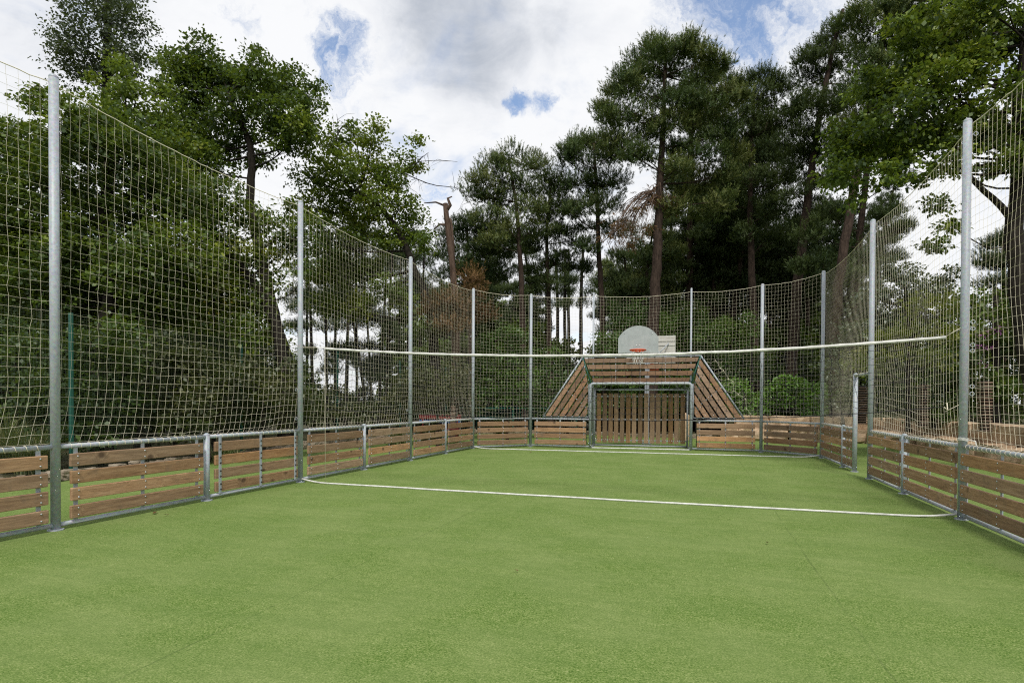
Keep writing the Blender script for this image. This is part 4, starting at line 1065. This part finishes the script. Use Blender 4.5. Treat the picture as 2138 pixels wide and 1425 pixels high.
b.build('bare_branch', 'oak_bark', oaks, True, origin=oaks.location)
# snapped dead trunk
def snag():
    d = 22; base = at(948, 900, d); base.z = 0; root = empty('dead_tree', base)
    pts, rs = resample([base-Vector((0, 0, .2)), at(952, 700, d), at(950, 640, d), at(946, 570, d), at(938, 500, d), at(932, 450, d), at(930, 425, d)], (.20, .095), 18)
    for i in range(1, 18): rs[i] *= random.Random(i).uniform(.92, 1.08)
    b = MB(); b.tube(pts, rs, 12)
    b.tube([at(931, 440, d), at(940, 428, d), at(935, 414, d), at(944, 410, d)], [.09, .07, .05, .02], 7)
    b.tube([at(948, 560, d+.1), at(946, 510, d+.1), at(942, 465, d+.1), at(939, 455, d+.1)], [.06, .055, .05, .04], 7)
    b.tube([at(932, 470, d), at(918, 468, d), at(905, 480, d)], [.05, .035, .02], 6)
    b.tube([at(930, 430, d), at(910, 422, d), at(885, 424, d)], [.045, .03, .015], 6)
    b.build('trunk', 'dead_bark', root, True, origin=base)
    tag(root, 'snapped dead trunk standing bare against the sky', 'tree', TG)
snag()
tree('conifer_bush', 'brown dying conifer at the foot of the snapped trunk', 'bush', 20.5, [(945, 900), (950, 700), (955, 600)],
     [(905, 650, 13), (965, 640, 16), (990, 612, 10), (930, 630, 14), (978, 665, 16), (1003, 660, 10), (945, 680, 18), (915, 690, 14), (985, 585, 8)], kind='pine', leaf='dead_leaf', bark='twig', rad=(.12, .03), seed=7, dens=.6, nl=.12)
# pines
tree('pine_tree', 'pine standing alone left of the gap, flat topped, behind the back left corner', 'tree', 27, [(1098, 905), (1088, 600), (1083, 490), (1074, 400), (1062, 340)],
     [(1030, 340, 28), (1065, 328, 26), (1100, 338, 26), (1128, 350, 20), (1045, 372, 36), (1095, 380, 36), (1000, 375, 22), (992, 405, 24), (1020, 410, 34), (1065, 420, 38), (1010, 455, 26), (1100, 430, 34), (1050, 470, 30), (1080, 505, 32), (1110, 480, 24), (1030, 505, 20)], kind='pine', leaf='pine', bark='pine_bark', rad=(.2, .06), seed=11, tintb=.14, straight=True)
tree('pine_tree', 'dark pine just right of the flat topped one', 'tree', 29, [(1150, 905), (1146, 640), (1142, 500), (1150, 380)],
     [(1150, 372, 20), (1172, 392, 22), (1140, 400, 30), (1160, 430, 38), (1190, 440, 26), (1130, 450, 30), (1165, 480, 42), (1200, 500, 30), (1125, 510, 36), (1170, 540, 40), (1210, 560, 24), (1120, 565, 30), (1150, 590, 26)], kind='pine', leaf='pine_far', bark='pine_bark', rad=(.19, .05), seed=12, tintb=.08, straight=True)
tree('pine_tree', 'low dark pine behind the snapped trunk', 'tree', 28, [(985, 905), (982, 700), (978, 560), (975, 470)],
     [(965, 470, 26), (990, 462, 20), (1012, 480, 20), (950, 500, 34), (995, 515, 38), (1040, 520, 26), (960, 550, 42), (1010, 565, 38), (925, 530, 26), (930, 575, 30), (1045, 570, 30), (975, 600, 34)], kind='pine', leaf='pine_far', bark='pine_bark', rad=(.18, .05), seed=13, straight=True)
tree('pine_tree', 'pine leaning towards the tallest central pine, on its left', 'tree', 28, [(1266, 905), (1256, 620), (1250, 520), (1246, 400), (1240, 300)],
     [(1186, 310, 16), (1205, 300, 18), (1228, 300, 22), (1250, 290, 22), (1190, 340, 24), (1220, 335, 32), (1262, 330, 34), (1285, 320, 26), (1200, 380, 30), (1245, 380, 40), (1285, 380, 34), (1220, 425, 30), (1265, 430, 36), (1195, 440, 22), (1240, 470, 26), (1290, 480, 24), (1230, 520, 22)], kind='pine', leaf='pine', bark='pine_bark', rad=(.2, .06), seed=14, straight=True)
J = tree('pine_tree', 'tallest central pine with a pinkish bare trunk behind the goal', 'tree', 25, [(1358, 905), (1362, 720), (1369, 580), (1376, 440), (1381, 330), (1385, 240), (1388, 170), (1390, 110)],
     [(1332, 128, 22), (1365, 118, 24), (1392, 104, 22), (1420, 108, 22), (1452, 106, 20), (1476, 118, 18), (1350, 150, 34), (1400, 150, 38), (1445, 150, 36), (1482, 165, 28), (1300, 165, 24), (1318, 195, 34), (1370, 200, 38), (1430, 205, 40), (1480, 215, 34), (1515, 190, 16), (1283, 190, 16), (1510, 235, 30), (1290, 245, 28), (1325, 235, 26), (1455, 260, 40), (1500, 285, 34), (1410, 255, 30), (1300, 290, 30), (1275, 300, 22), (1318, 320, 24), (1410, 310, 20), (1470, 320, 34), (1420, 360, 26), (1460, 375, 36), (1510, 365, 32), (1345, 330, 22), (1350, 290, 22), (1440, 420, 24), (1500, 420, 26), (1350, 250, 26), (1405, 215, 30), (1415, 345, 24), (1270, 250, 18), (1262, 225, 10), (1525, 270, 26), (1530, 330, 24), (1380, 270, 18), (1330, 160, 14), (1360, 96, 10), (1440, 90, 10), (1500, 140, 10), (1545, 205, 10), (1410, 440, 16), (1475, 450, 22)],
     kind='pine', leaf='pine', bark='pine_bark', rad=(.33, .06), seed=15, dens=1.05, tintb=.08, straight=True)
def dead_part(root, d, blobs, seed):
    rr = random.Random(seed); b = MB(); Bl = []
    for x, y, r in blobs:
        p = at(x, y, d+rr.uniform(-.6, .6)); R_ = r*d/F; s0 = at(1374, 395+rr.uniform(-30, 60), d)
        for k in range(9):
            e = p+Vector((rr.uniform(-1, 1)*R_, rr.uniform(-1, 1)*R_, rr.uniform(-1.2, .4)*R_)); m = (s0+e)/2+Vector((0, 0, .35+rr.random()*.3))
            pts, rs = resample([s0, m, e], (.022, .004), 7); b.tube(pts, rs, 4, cap=False)
            for q in range(3):
                a = pts[rr.randrange(3, 7)]; b.tube([a, a+Vector((rr.uniform(-.3, .3), rr.uniform(-.3, .3), -rr.uniform(.2, .5)))], [.006, .003], 3, cap=False)
        Bl.append((p-Vector((0, 0, .3*R_)), R_*.7))
    b.build('dead_branches', 'twig', root, True, origin=root.location)
    V, T, _ = needles(Bl, dens=.16, nl=.12, upb=-.8); inst('dead_needles', npmesh('dead_needles', V-np.array(root.location), None, T, 'dead_leaf', 3), root)
dead_part(J, 25, [(1330, 430, 30), (1300, 460, 28), (1285, 485, 20), (1345, 470, 24), (1380, 410, 20), (1400, 425, 16), (1355, 400, 18), (1310, 500, 18)], 3)
tree('pine_tree', 'dark pine right of the tallest central pine, with pointed shoots on top', 'tree', 29, [(1578, 905), (1572, 640), (1566, 440), (1570, 300), (1575, 180)],
     [(1530, 175, 16), (1555, 172, 18), (1590, 165, 20), (1620, 172, 18), (1640, 185, 14), (1540, 205, 30), (1580, 205, 34), (1622, 212, 30), (1525, 250, 34), (1570, 260, 44), (1620, 260, 38), (1650, 240, 20), (1540, 310, 44), (1600, 315, 46), (1640, 310, 32), (1530, 370, 38), (1580, 375, 44), (1635, 380, 40), (1520, 430, 34), (1575, 440, 40), (1620, 440, 34), (1550, 490, 30), (1600, 500, 28)], kind='pine', leaf='pine_far', bark='pine_bark', rad=(.26, .06), seed=16, tintb=.1, straight=True)
tree('pine_tree', 'tall slanting pine with dark bark, second from the right of the pine row', 'tree', 26, [(1648, 905), (1655, 700), (1668, 560), (1688, 400), (1705, 280), (1735, 120), (1760, 20)],
     [(1685, 128, 18), (1705, 105, 22), (1730, 75, 24), (1760, 55, 26), (1690, 170, 36), (1735, 140, 42), (1775, 110, 40), (1668, 215, 26), (1700, 235, 44), (1750, 215, 48), (1790, 180, 40), (1665, 280, 36), (1715, 300, 46), (1760, 290, 44), (1670, 340, 38), (1720, 370, 44), (1660, 400, 30), (1700, 430, 34), (1760, 370, 36), (1740, 440, 26), (1675, 470, 26)], kind='pine', leaf='pine_far', bark='pine_bark', rad=(.28, .07), seed=17, tintb=.08, straight=True)
tree('pine_tree', 'thick leaning pine at the top right whose crown leaves the picture', 'tree', 22, [(1742, 905), (1748, 640), (1758, 540), (1778, 430), (1800, 300), (1836, 120), (1870, -60)],
     [(1795, 40, 22), (1820, 20, 28), (1850, 30, 40), (1890, 15, 46), (1810, 75, 38), (1860, 85, 50), (1910, 75, 52), (1820, 140, 42), (1875, 150, 46), (1930, 130, 40), (1960, 60, 50), (1930, 0, 50), (1880, -50, 70), (1990, 0, 60), (2040, -30, 70), (2010, 60, 40), (1800, 200, 34), (1850, 200, 40), (1780, 260, 30), (1820, 270, 34)], kind='pine', leaf='pine', bark='pine_bark', rad=(.22, .09), seed=18, tintb=.0, straight=True)
tree('pine_tree', 'thick trunked pine close behind the leaning one, right of it', 'tree', 24, [(1775, 905), (1782, 640), (1792, 520), (1806, 400), (1815, 250)],
     [(1800, 250, 30), (1840, 240, 32), (1790, 310, 36), (1840, 310, 36), (1870, 380, 22), (1760, 330, 26), (1850, 450, 20), (1880, 480, 16), (1730, 440, 30), (1700, 490, 34), (1745, 510, 30), (1720, 560, 34), (1770, 570, 26), (1680, 560, 30), (1800, 540, 14)], kind='pine', leaf='pine_far', bark='pine_bark', rad=(.20, .09), seed=19, straight=True)
tree('oak_tree', 'nearest oak overhanging the right net with big clear leaves', 'tree', 11.5, [(2200, 930), (2150, 760), (2128, 600), (2120, 470), (2126, 370), (2135, 200), (2150, 40)],
     [(1758, 275, 34), (1745, 320, 30), (1780, 310, 40), (1740, 370, 22), (1770, 365, 36), (1790, 270, 34), (1820, 315, 48), (1830, 190, 45), (1800, 170, 28), (1865, 240, 55), (1870, 320, 46), (1895, 180, 50), (1850, 370, 30), (1790, 410, 26), (1910, 290, 55), (1915, 110, 45), (1950, 180, 60), (1960, 280, 50), (1965, 90, 50), (2010, 140, 60), (2020, 240, 60), (2010, 50, 55), (2070, 100, 50), (2060, 290, 46), (2060, 20, 55), (2120, 260, 50), (2120, 180, 30), (1990, 340, 36), (1920, 370, 26), (2130, 60, 50), (2130, 330, 40), (2070, 350, 22), (1960, 430, 16), (1985, 470, 16), (1950, 510, 14), (2180, 150, 70), (2180, 300, 60), (1880, 50, 30), (1930, 30, 30)],
     leaf='oak', seed=20, rad=(.20, .10), ls=.088, dens=2.6, spray=.22, per=30, jit=.7, zbase=.84, tintb=.02)
oakR = [o for o in bpy.data.objects if str(o.get('label', '')).startswith('nearest oak')][0]
b = MB(); pts, rs = resample([at(2122, 470, 11.5), at(2085, 425, 11.5), at(2045, 390, 11.5), at(1990, 330, 11.3)], (.07, .03), 8); b.tube(pts, rs, 8, cap=False)
pts, rs = resample([at(2126, 420, 11.5), at(2135, 380, 11.5), at(2160, 330, 11.3)], (.07, .03), 6); b.tube(pts, rs, 8, cap=False)
b.build('limb', 'oak_bark', oakR, True, origin=oakR.location)
tree('pine_tree', 'distant round headed pine right of the near right pole', 'tree', 30, [(2100, 905), (2098, 700), (2095, 520)],
     [(2070, 515, 26), (2095, 498, 26), (2120, 500, 26), (2140, 520, 24), (2065, 550, 30), (2100, 545, 36), (2135, 560, 30), (2080, 590, 30), (2120, 600, 30), (2150, 600, 30)], kind='pine', leaf='pine_far', bark='pine_bark', rad=(.2, .08), seed=23, zbase=.84, tintb=.1)
tree('oak_tree', 'mid green tree with a ragged top between the two right poles', 'tree', 21, [(1905, 905), (1900, 760), (1890, 600)],
     [(1850, 560, 24), (1885, 575, 28), (1830, 610, 34), (1880, 625, 40), (1925, 600, 34), (1960, 610, 30), (1980, 570, 18), (1800, 640, 26), (1790, 690, 34), (1850, 680, 44), (1900, 680, 40), (1760, 720, 26), (1960, 660, 36), (2000, 640, 28), (1840, 740, 44), (1890, 750, 40)], leaf='holm', seed=24, zbase=.84, rad=(.16, .05), dens=1.25, kind='oak', tintb=.1)
tree('oak_tree', 'dark broadleaf tree behind the near right pole', 'tree', 17, [(2075, 905), (2078, 760), (2080, 600)],
     [(2040, 640, 40), (2085, 640, 44), (2125, 650, 40), (2030, 700, 44), (2080, 720, 50), (2130, 720, 46), (2160, 650, 50), (2150, 780, 50), (2070, 800, 44), (2020, 780, 38), (2110, 810, 40), (1985, 800, 30), (2000, 740, 30)], leaf='oak_dark', seed=25, zbase=.84, rad=(.16, .05), dens=1.3, kind='oak')
def flowers():
    P = [at(x, y, 15.6+random.random()*.6) for x, y in ((2062, 690), (2068, 694), (2080, 686), (2050, 702), (2045, 698), (2056, 728), (2066, 724), (2048, 760), (2090, 692), (2040, 725))]
    root = [o for o in bpy.data.objects if str(o.get('label', '')).startswith('dark broadleaf tree behind')][0]
    C = np.repeat(np.array([list(p) for p in P]), 14, 0)+rng.normal(size=(140, 3))*.05
    V = leaf_quads(C, rdir(140), rdir(140), np.full(140, .05), np.full(140, .04)); inst('blossom', npmesh('blossom', V-np.array(root.location), None, rng.random(140), 'purple', 4), root)
flowers()
def bush(label, d, blobs, leaf, seed, zb=0, group='shrubs around the pitch', cat='bush', name='shrub', **kw):
    x = sum(b[0] for b in blobs)/len(blobs)
    k = dict(kind='oak', dens=1.2, ls=.09); k.update(kw)
    return tree(name, label, cat, d, [(x, 905), (x, max(b[1] for b in blobs)-10), (x, min(b[1] for b in blobs)+20)], blobs, leaf=leaf, seed=seed, rad=(.06, .02), zbase=zb, group=group, **k)
bush('yellow green shrub above the gate opening, left of the near right pole', 15, [(1925, 640, 26), (1955, 625, 24), (1985, 640, 24), (1900, 680, 26), (1945, 690, 34), (1985, 690, 28), (1870, 730, 24), (1910, 740, 28), (1870, 700, 14), (1835, 700, 14), (1800, 735, 14), (1790, 760, 18), (1955, 750, 28), (1825, 760, 22)], 'yellow_leaf', 31, zb=.84, dens=.95)
bush('dark shrub mass behind the slatted timber columns', 17.5, [(1850, 800, 40), (1900, 820, 44), (1960, 820, 44), (2020, 840, 40), (1850, 850, 34), (1920, 860, 34), (1990, 860, 34), (2080, 850, 40), (2140, 850, 40), (1780, 830, 34)], 'oak_dark', 32, zb=.84)
bush('grey green shrub between the back right corner pole and the gate', 20, [(1760, 790, 30), (1750, 830, 34), (1780, 840, 30), (1740, 760, 22), (1765, 745, 20)], 'holm', 33, zb=.84, tintb=.3)
bush('bright fine-leaved mound of shrub behind the back right corner', 25, [(1650, 805, 26), (1625, 820, 30), (1660, 830, 36), (1695, 825, 30), (1620, 850, 26), (1700, 850, 24), (1655, 855, 30)], 'bamboo', 34, zb=.84, ls=.13, dens=1.7, per=34)
bush('smaller bright shrub just right of the inclined planks', 24, [(1545, 800, 20), (1570, 830, 26), (1540, 840, 26), (1515, 800, 16), (1560, 860, 20), (1595, 845, 20)], 'bamboo', 35, zb=.5, ls=.1)
bush('pale green feathery shrub left of the bright mound', 27, [(1570, 690, 24), (1555, 730, 28), (1590, 740, 26), (1530, 770, 26), (1575, 780, 28), (1610, 770, 22), (1560, 660, 14)], 'bush', 36, zb=.84)
bush('tall green shrub behind the right end of the goal boards', 29, [(1440, 660, 40), (1480, 700, 40), (1400, 680, 40), (1500, 740, 36), (1450, 740, 40), (1510, 680, 26), (1400, 740, 36)], 'bush', 37)
bush('green shrub rising behind the half-round backboard', 27, [(1300, 670, 36), (1340, 650, 34), (1370, 680, 34), (1270, 710, 30), (1330, 720, 40), (1290, 760, 36), (1360, 770, 40), (1420, 790, 40), (1310, 820, 40), (1380, 840, 40), (1265, 780, 30), (1285, 640, 14)], 'bush', 38)
bush('rounded green shrub behind the back left corner pole', 22, [(1050, 690, 26), (1085, 700, 26), (1020, 715, 26), (1065, 735, 36), (1110, 740, 26), (1000, 760, 28), (1045, 775, 36), (1095, 785, 36), (1060, 820, 36), (1110, 830, 28), (1010, 820, 28)], 'bush', 39, dens=1.3)
bush('green shrub between the corner pole and the left inclined planks', 23.5, [(1150, 770, 26), (1170, 750, 20), (1190, 790, 26), (1140, 810, 28), (1180, 830, 28), (1220, 800, 26), (1210, 845, 26), (1145, 850, 24), (1225, 765, 16), (1160, 730, 10), (1240, 850, 24)], 'bush', 40, tintb=-.08)
bush('olive shrub behind the third left panel', 18.5, [(860, 800, 32), (890, 780, 30), (920, 800, 32), (870, 835, 34), (915, 840, 32), (955, 820, 32), (960, 780, 24), (830, 830, 22), (980, 845, 22), (955, 755, 18)], 'bush_brown', 41, dens=1.5, tintb=.1)
bush('thin dark shrub under the sky gap, behind the second left panel', 18, [(700, 850, 26), (740, 860, 24), (780, 855, 20), (660, 860, 30), (820, 865, 18), (705, 815, 14), (840, 790, 14)], 'bush_brown', 42)
bush('brownish hedge bush behind the mesh fence, left of the volleyball net pole', 14.5, [(470, 790, 56), (530, 790, 50), (580, 810, 44), (520, 850, 50), (600, 860, 40), (450, 860, 50), (610, 770, 26), (640, 830, 30)], 'bush_brown', 43, dens=1.5)
bush('brownish hedge bush behind the mesh fence in the middle of the left bay', 13.5, [(330, 740, 60), (400, 750, 56), (350, 820, 60), (420, 830, 50), (300, 880, 50), (390, 890, 50)], 'bush_brown', 44, dens=1.5)
bush('dark hedge bush behind the nearest green fence post', 12.6, [(190, 730, 60), (250, 750, 60), (150, 810, 64), (240, 840, 64), (180, 890, 60), (260, 690, 46)], 'oak_dark', 45, dens=1.5)
bush('dark hedge bush at the left picture edge', 12.2, [(20, 720, 70), (80, 740, 66), (-40, 800, 70), (40, 830, 70), (100, 820, 60), (0, 900, 60)], 'oak_dark', 46, dens=1.5)
bush('small bright sapling behind the left net', 16, [(400, 660, 16), (450, 600, 16), (430, 580, 14), (505, 515, 14)], 'yellow_leaf', 47, dens=.9)

def grass_clump(label, px, py, d, n, L, seed, leaf='dry_grass', zb=0):
    p = at(px, py, d); base = Vector((p.x, p.y, zb)); rr = np.random.default_rng(seed); V = []
    for k in range(n):
        a = rr.random()*2*np.pi; o = np.array([math.cos(a), math.sin(a), 0]); l = L*(.5+.6*rr.random()); sp = .25+.6*rr.random(); s = np.array([-o[1], o[0], 0]); st = rr.normal(size=3)*np.array([.12, .12, 0])
        q = [st+o*l*sp*(t**1.6)+np.array([0, 0, l*(t*1.0-.55*sp*t*t)]) for t in (0, .3, .6, .85, 1)]; w_ = [.008, .008, .006, .004, .001]
        for i in range(4): V += [q[i]-s*w_[i], q[i]+s*w_[i], q[i+1]+s*w_[i+1], q[i+1]-s*w_[i+1]]
    V = np.array(V); T = np.repeat(rr.random(n), 4)
    root = inst('grass_clump', npmesh('grass_clump', V, None, T, leaf, 4), None, base); tag(root, label, 'grass', 'long grass clumps')
grass_clump('long arching grass clump at the left picture edge', 10, 900, 11.3, 500, 1.5, 1)
grass_clump('long arching grass clump left of the nearest tall pole', 75, 915, 11.0, 420, 1.1, 2)
grass_clump('pale tuft of grass behind the left mesh fence, near its second post', 470, 900, 13.2, 400, .5, 3)
grass_clump('pale grass tuft beside the red bench, left of it', 830, 895, 18.6, 500, .7, 4)
grass_clump('pale grass tuft behind the red bench', 900, 890, 19.4, 600, .8, 5)
grass_clump('strappy green leaves behind the first back panel', 1045, 890, 23, 260, 1.1, 6, 'bush')

# slim trunks standing against the bright gap on the left
def slim(label_, px, d, seed, lean=0, top=430, w_=.09, crown=True):
    rr = random.Random(seed); x0 = px; x1 = px+lean
    bl = []
    if crown:
        for k in range(5): bl.append((x1+rr.uniform(-45, 45), rr.uniform(top, top+190), rr.uniform(18, 34)))
        for k in range(2): bl.append((px+rr.uniform(-30, 30), rr.uniform(720, 800), rr.uniform(7, 13)))
    return tree('slim_tree', label_, 'tree', d, [(x0, 900), (x0+lean*.2, 780), (x0+lean*.5, 660), (x1, top)], bl, kind='pine', leaf='pine_far', bark='oak_bark', rad=(w_, .04), seed=seed, group='slim trunks against the bright gap', straight=True, per=14)
ORD = ['first', 'second', 'third', 'fourth', 'fifth', 'sixth', 'seventh', 'eighth', 'ninth', 'tenth', 'eleventh', 'twelfth', 'thirteenth', 'fourteenth']
sp_ = [684, 700, 722, 745, 768, 778, 790, 806, 832, 846, 858, 655, 873, 640]
slim_rank = [sorted(sp_).index(x) for x in sp_]
lab = 'slim dark trunk against the bright sky gap behind the left net'
for k, (px, d, lean, w_) in enumerate(((684, 27, -10, .10), (700, 38, 4, .12), (722, 33, 6, .10), (745, 40, -6, .12), (768, 26, -34, .07), (778, 30, -14, .10), (790, 34, 8, .12), (806, 27, 12, .07), (832, 36, 3, .13), (846, 42, 5, .12), (858, 40, -4, .14), (655, 34, -8, .12), (873, 38, 3, .13), (640, 40, 5, .14))):
    slim(f'{ORD[slim_rank[k]]} slim dark trunk from the left in the bright sky gap', px, d, 60+k, lean*1.7+(9 if k % 3 == 0 else -7 if k % 3 == 1 else 0), 470+(k*37) % 70, w_*(.75+.5*((k*7) % 5)/4))
lab2 = 'thin pine trunk in the sky gap left of the goal boards'
for k, (px, d, w_, lean) in enumerate(((1168, 42, .16, -4), (1177, 36, .12, 2), (1209, 38, .16, 4), (1187, 46, .16, 0), (1142, 40, .22, 0))):
    rr = random.Random(k)
    tree('pine_tree', f"{['second', 'third', 'last', 'fourth', 'first'][k]} thin pine trunk from the left in the sky gap by the goal", 'tree', d, [(px, 890), (px+lean, 740), (px+lean, 620), (px+lean*2, 520)], [(px+rr.uniform(-14, 20), y, rr.uniform(9, 17)) for y in (560, 585, 610, 635)] , kind='pine', leaf='pine_far', bark='oak_bark', rad=(w_, .09), seed=90+k, group='thin pines in the gap by the goal', straight=True, per=10)

# the wood further back: copies of the pines
pines = [o for o in bpy.data.objects if o.name.startswith('pine_tree') and o.get('group') is None and len(o.children) >= 2 and 'tallest' not in o['label'] and 'leaning one' not in o['label'] and 'thick' not in o['label'] and 'round headed' not in o['label']]
def copy_tree(src, loc, rz, s, label, group):
    r = src.copy(); col.objects.link(r); r.location = loc; r.rotation_euler = (0, 0, rz); r.scale = (s, s, s); r['label'] = label; r['group'] = group
    for c in src.children:
        k = c.copy(); col.objects.link(k); k.parent = r
    return r
rr = random.Random(99)
spots = []
for k in range(56):
    px = 935+k*22.5+rr.uniform(-14, 14); d = rr.uniform(33, 50)
    if 1140 < px < 1250: continue
    spots.append((px, d))
for k in range(12): spots.append((1290+k*72+rr.uniform(-20, 20), rr.uniform(54, 66)))
for px, d in spots:
    p = at(px, 840, d); src = rr.choice(pines); top = 330 if px < 1250 else 210 if px < 1600 else 240
    right = px > 1700
    s = rr.uniform(.85, 1.05) if px > 1250 else rr.uniform(.7, .85)
    if right: s = rr.uniform(.62, .8)
    if px > 1830: s = rr.uniform(.45, .55)
    copy_tree(src, (p.x, p.y, .84 if right else 0), rr.uniform(0, 6.28), s, 'dark pine deep in the wood behind the goal', 'pines deep in the wood')
for k, (px, s_) in enumerate(((1495, 1.0), (1530, 1.05), (1610, 1.05), (1645, 1.1), (1690, 1.15), (1730, 1.15), (1765, 1.05), (1300, .85), (1340, .85), (1430, .95), (1812, .72))):
    p = at(px, 840, 33+(k*5) % 4); copy_tree(rr.choice(pines), (p.x, p.y, .84 if px > 1700 else 0), rr.uniform(0, 6.28), s_, 'dark pine deep in the wood behind the goal', 'pines deep in the wood')
# dense understorey closing the view under the pines
US = 'dark undergrowth bush under the pines behind the goal'
proto = bush(US, 30, [(1250, 800, 60), (1310, 790, 56), (1210, 840, 50), (1290, 850, 60), (1340, 850, 50), (1260, 740, 40)], 'oak_dark', 55, group='undergrowth under the pines', dens=.9, ls=.16, per=22)
for k in range(40):
    px = 960+(k % 26)*40+rr.uniform(-15, 15); d = rr.uniform(33, 44)+(8 if k > 25 else 0)
    if 1150 < px < 1245: continue
    if k > 25 and 1040 < px < 1330: continue
    p = at(px, 840, d); copy_tree(proto, (p.x, p.y, .84 if px > 1480 else 0), rr.uniform(0, 6.28), rr.uniform(.9, 1.5)*(1.7 if k > 25 else 1), US, 'undergrowth under the pines')
lowp = 'low brush along the far edge of the wood on the left'
for k, (px, d, s) in enumerate(((560, 30, .8), (600, 34, .9), (640, 36, .55), (700, 38, .5), (760, 40, .55), (820, 38, .6), (880, 34, .9), (930, 32, 1.0), (480, 28, 1.1), (400, 26, 1.2), (300, 24, 1.3), (200, 24, 1.3), (90, 22, 1.2))):
    p = at(px, 840, d); copy_tree(proto, (p.x, p.y, 0), rr.uniform(0, 6.28), s, lowp, 'low brush on the left')
tree_b = [o for o in bpy.data.objects if str(o.get('label', '')).startswith('big dark oak')][0]
for k, (px, d, s) in enumerate(((40, 24, 1.0), (330, 27, .95), (-260, 17, 1.0), (-120, 24, 1.15), (-520, 15, 1.0), (160, 22, .8))):  # copies past the left edge are added to block low sky light
    p = at(px, 840, d); copy_tree(tree_b, (p.x, p.y, 0), 1.5+k*2.2, s, ('dark broadleaf tree further back at the left picture edge', 'dark broadleaf tree further back behind the round topped oak', 'dark broadleaf tree added just beyond the left picture edge to block sky light', 'dark broadleaf tree added further back past the left picture edge to block sky light', 'dark broadleaf tree added on the camera side of the left fence to block sky light', 'dark broadleaf tree behind the big oak on the left')[k], TG)
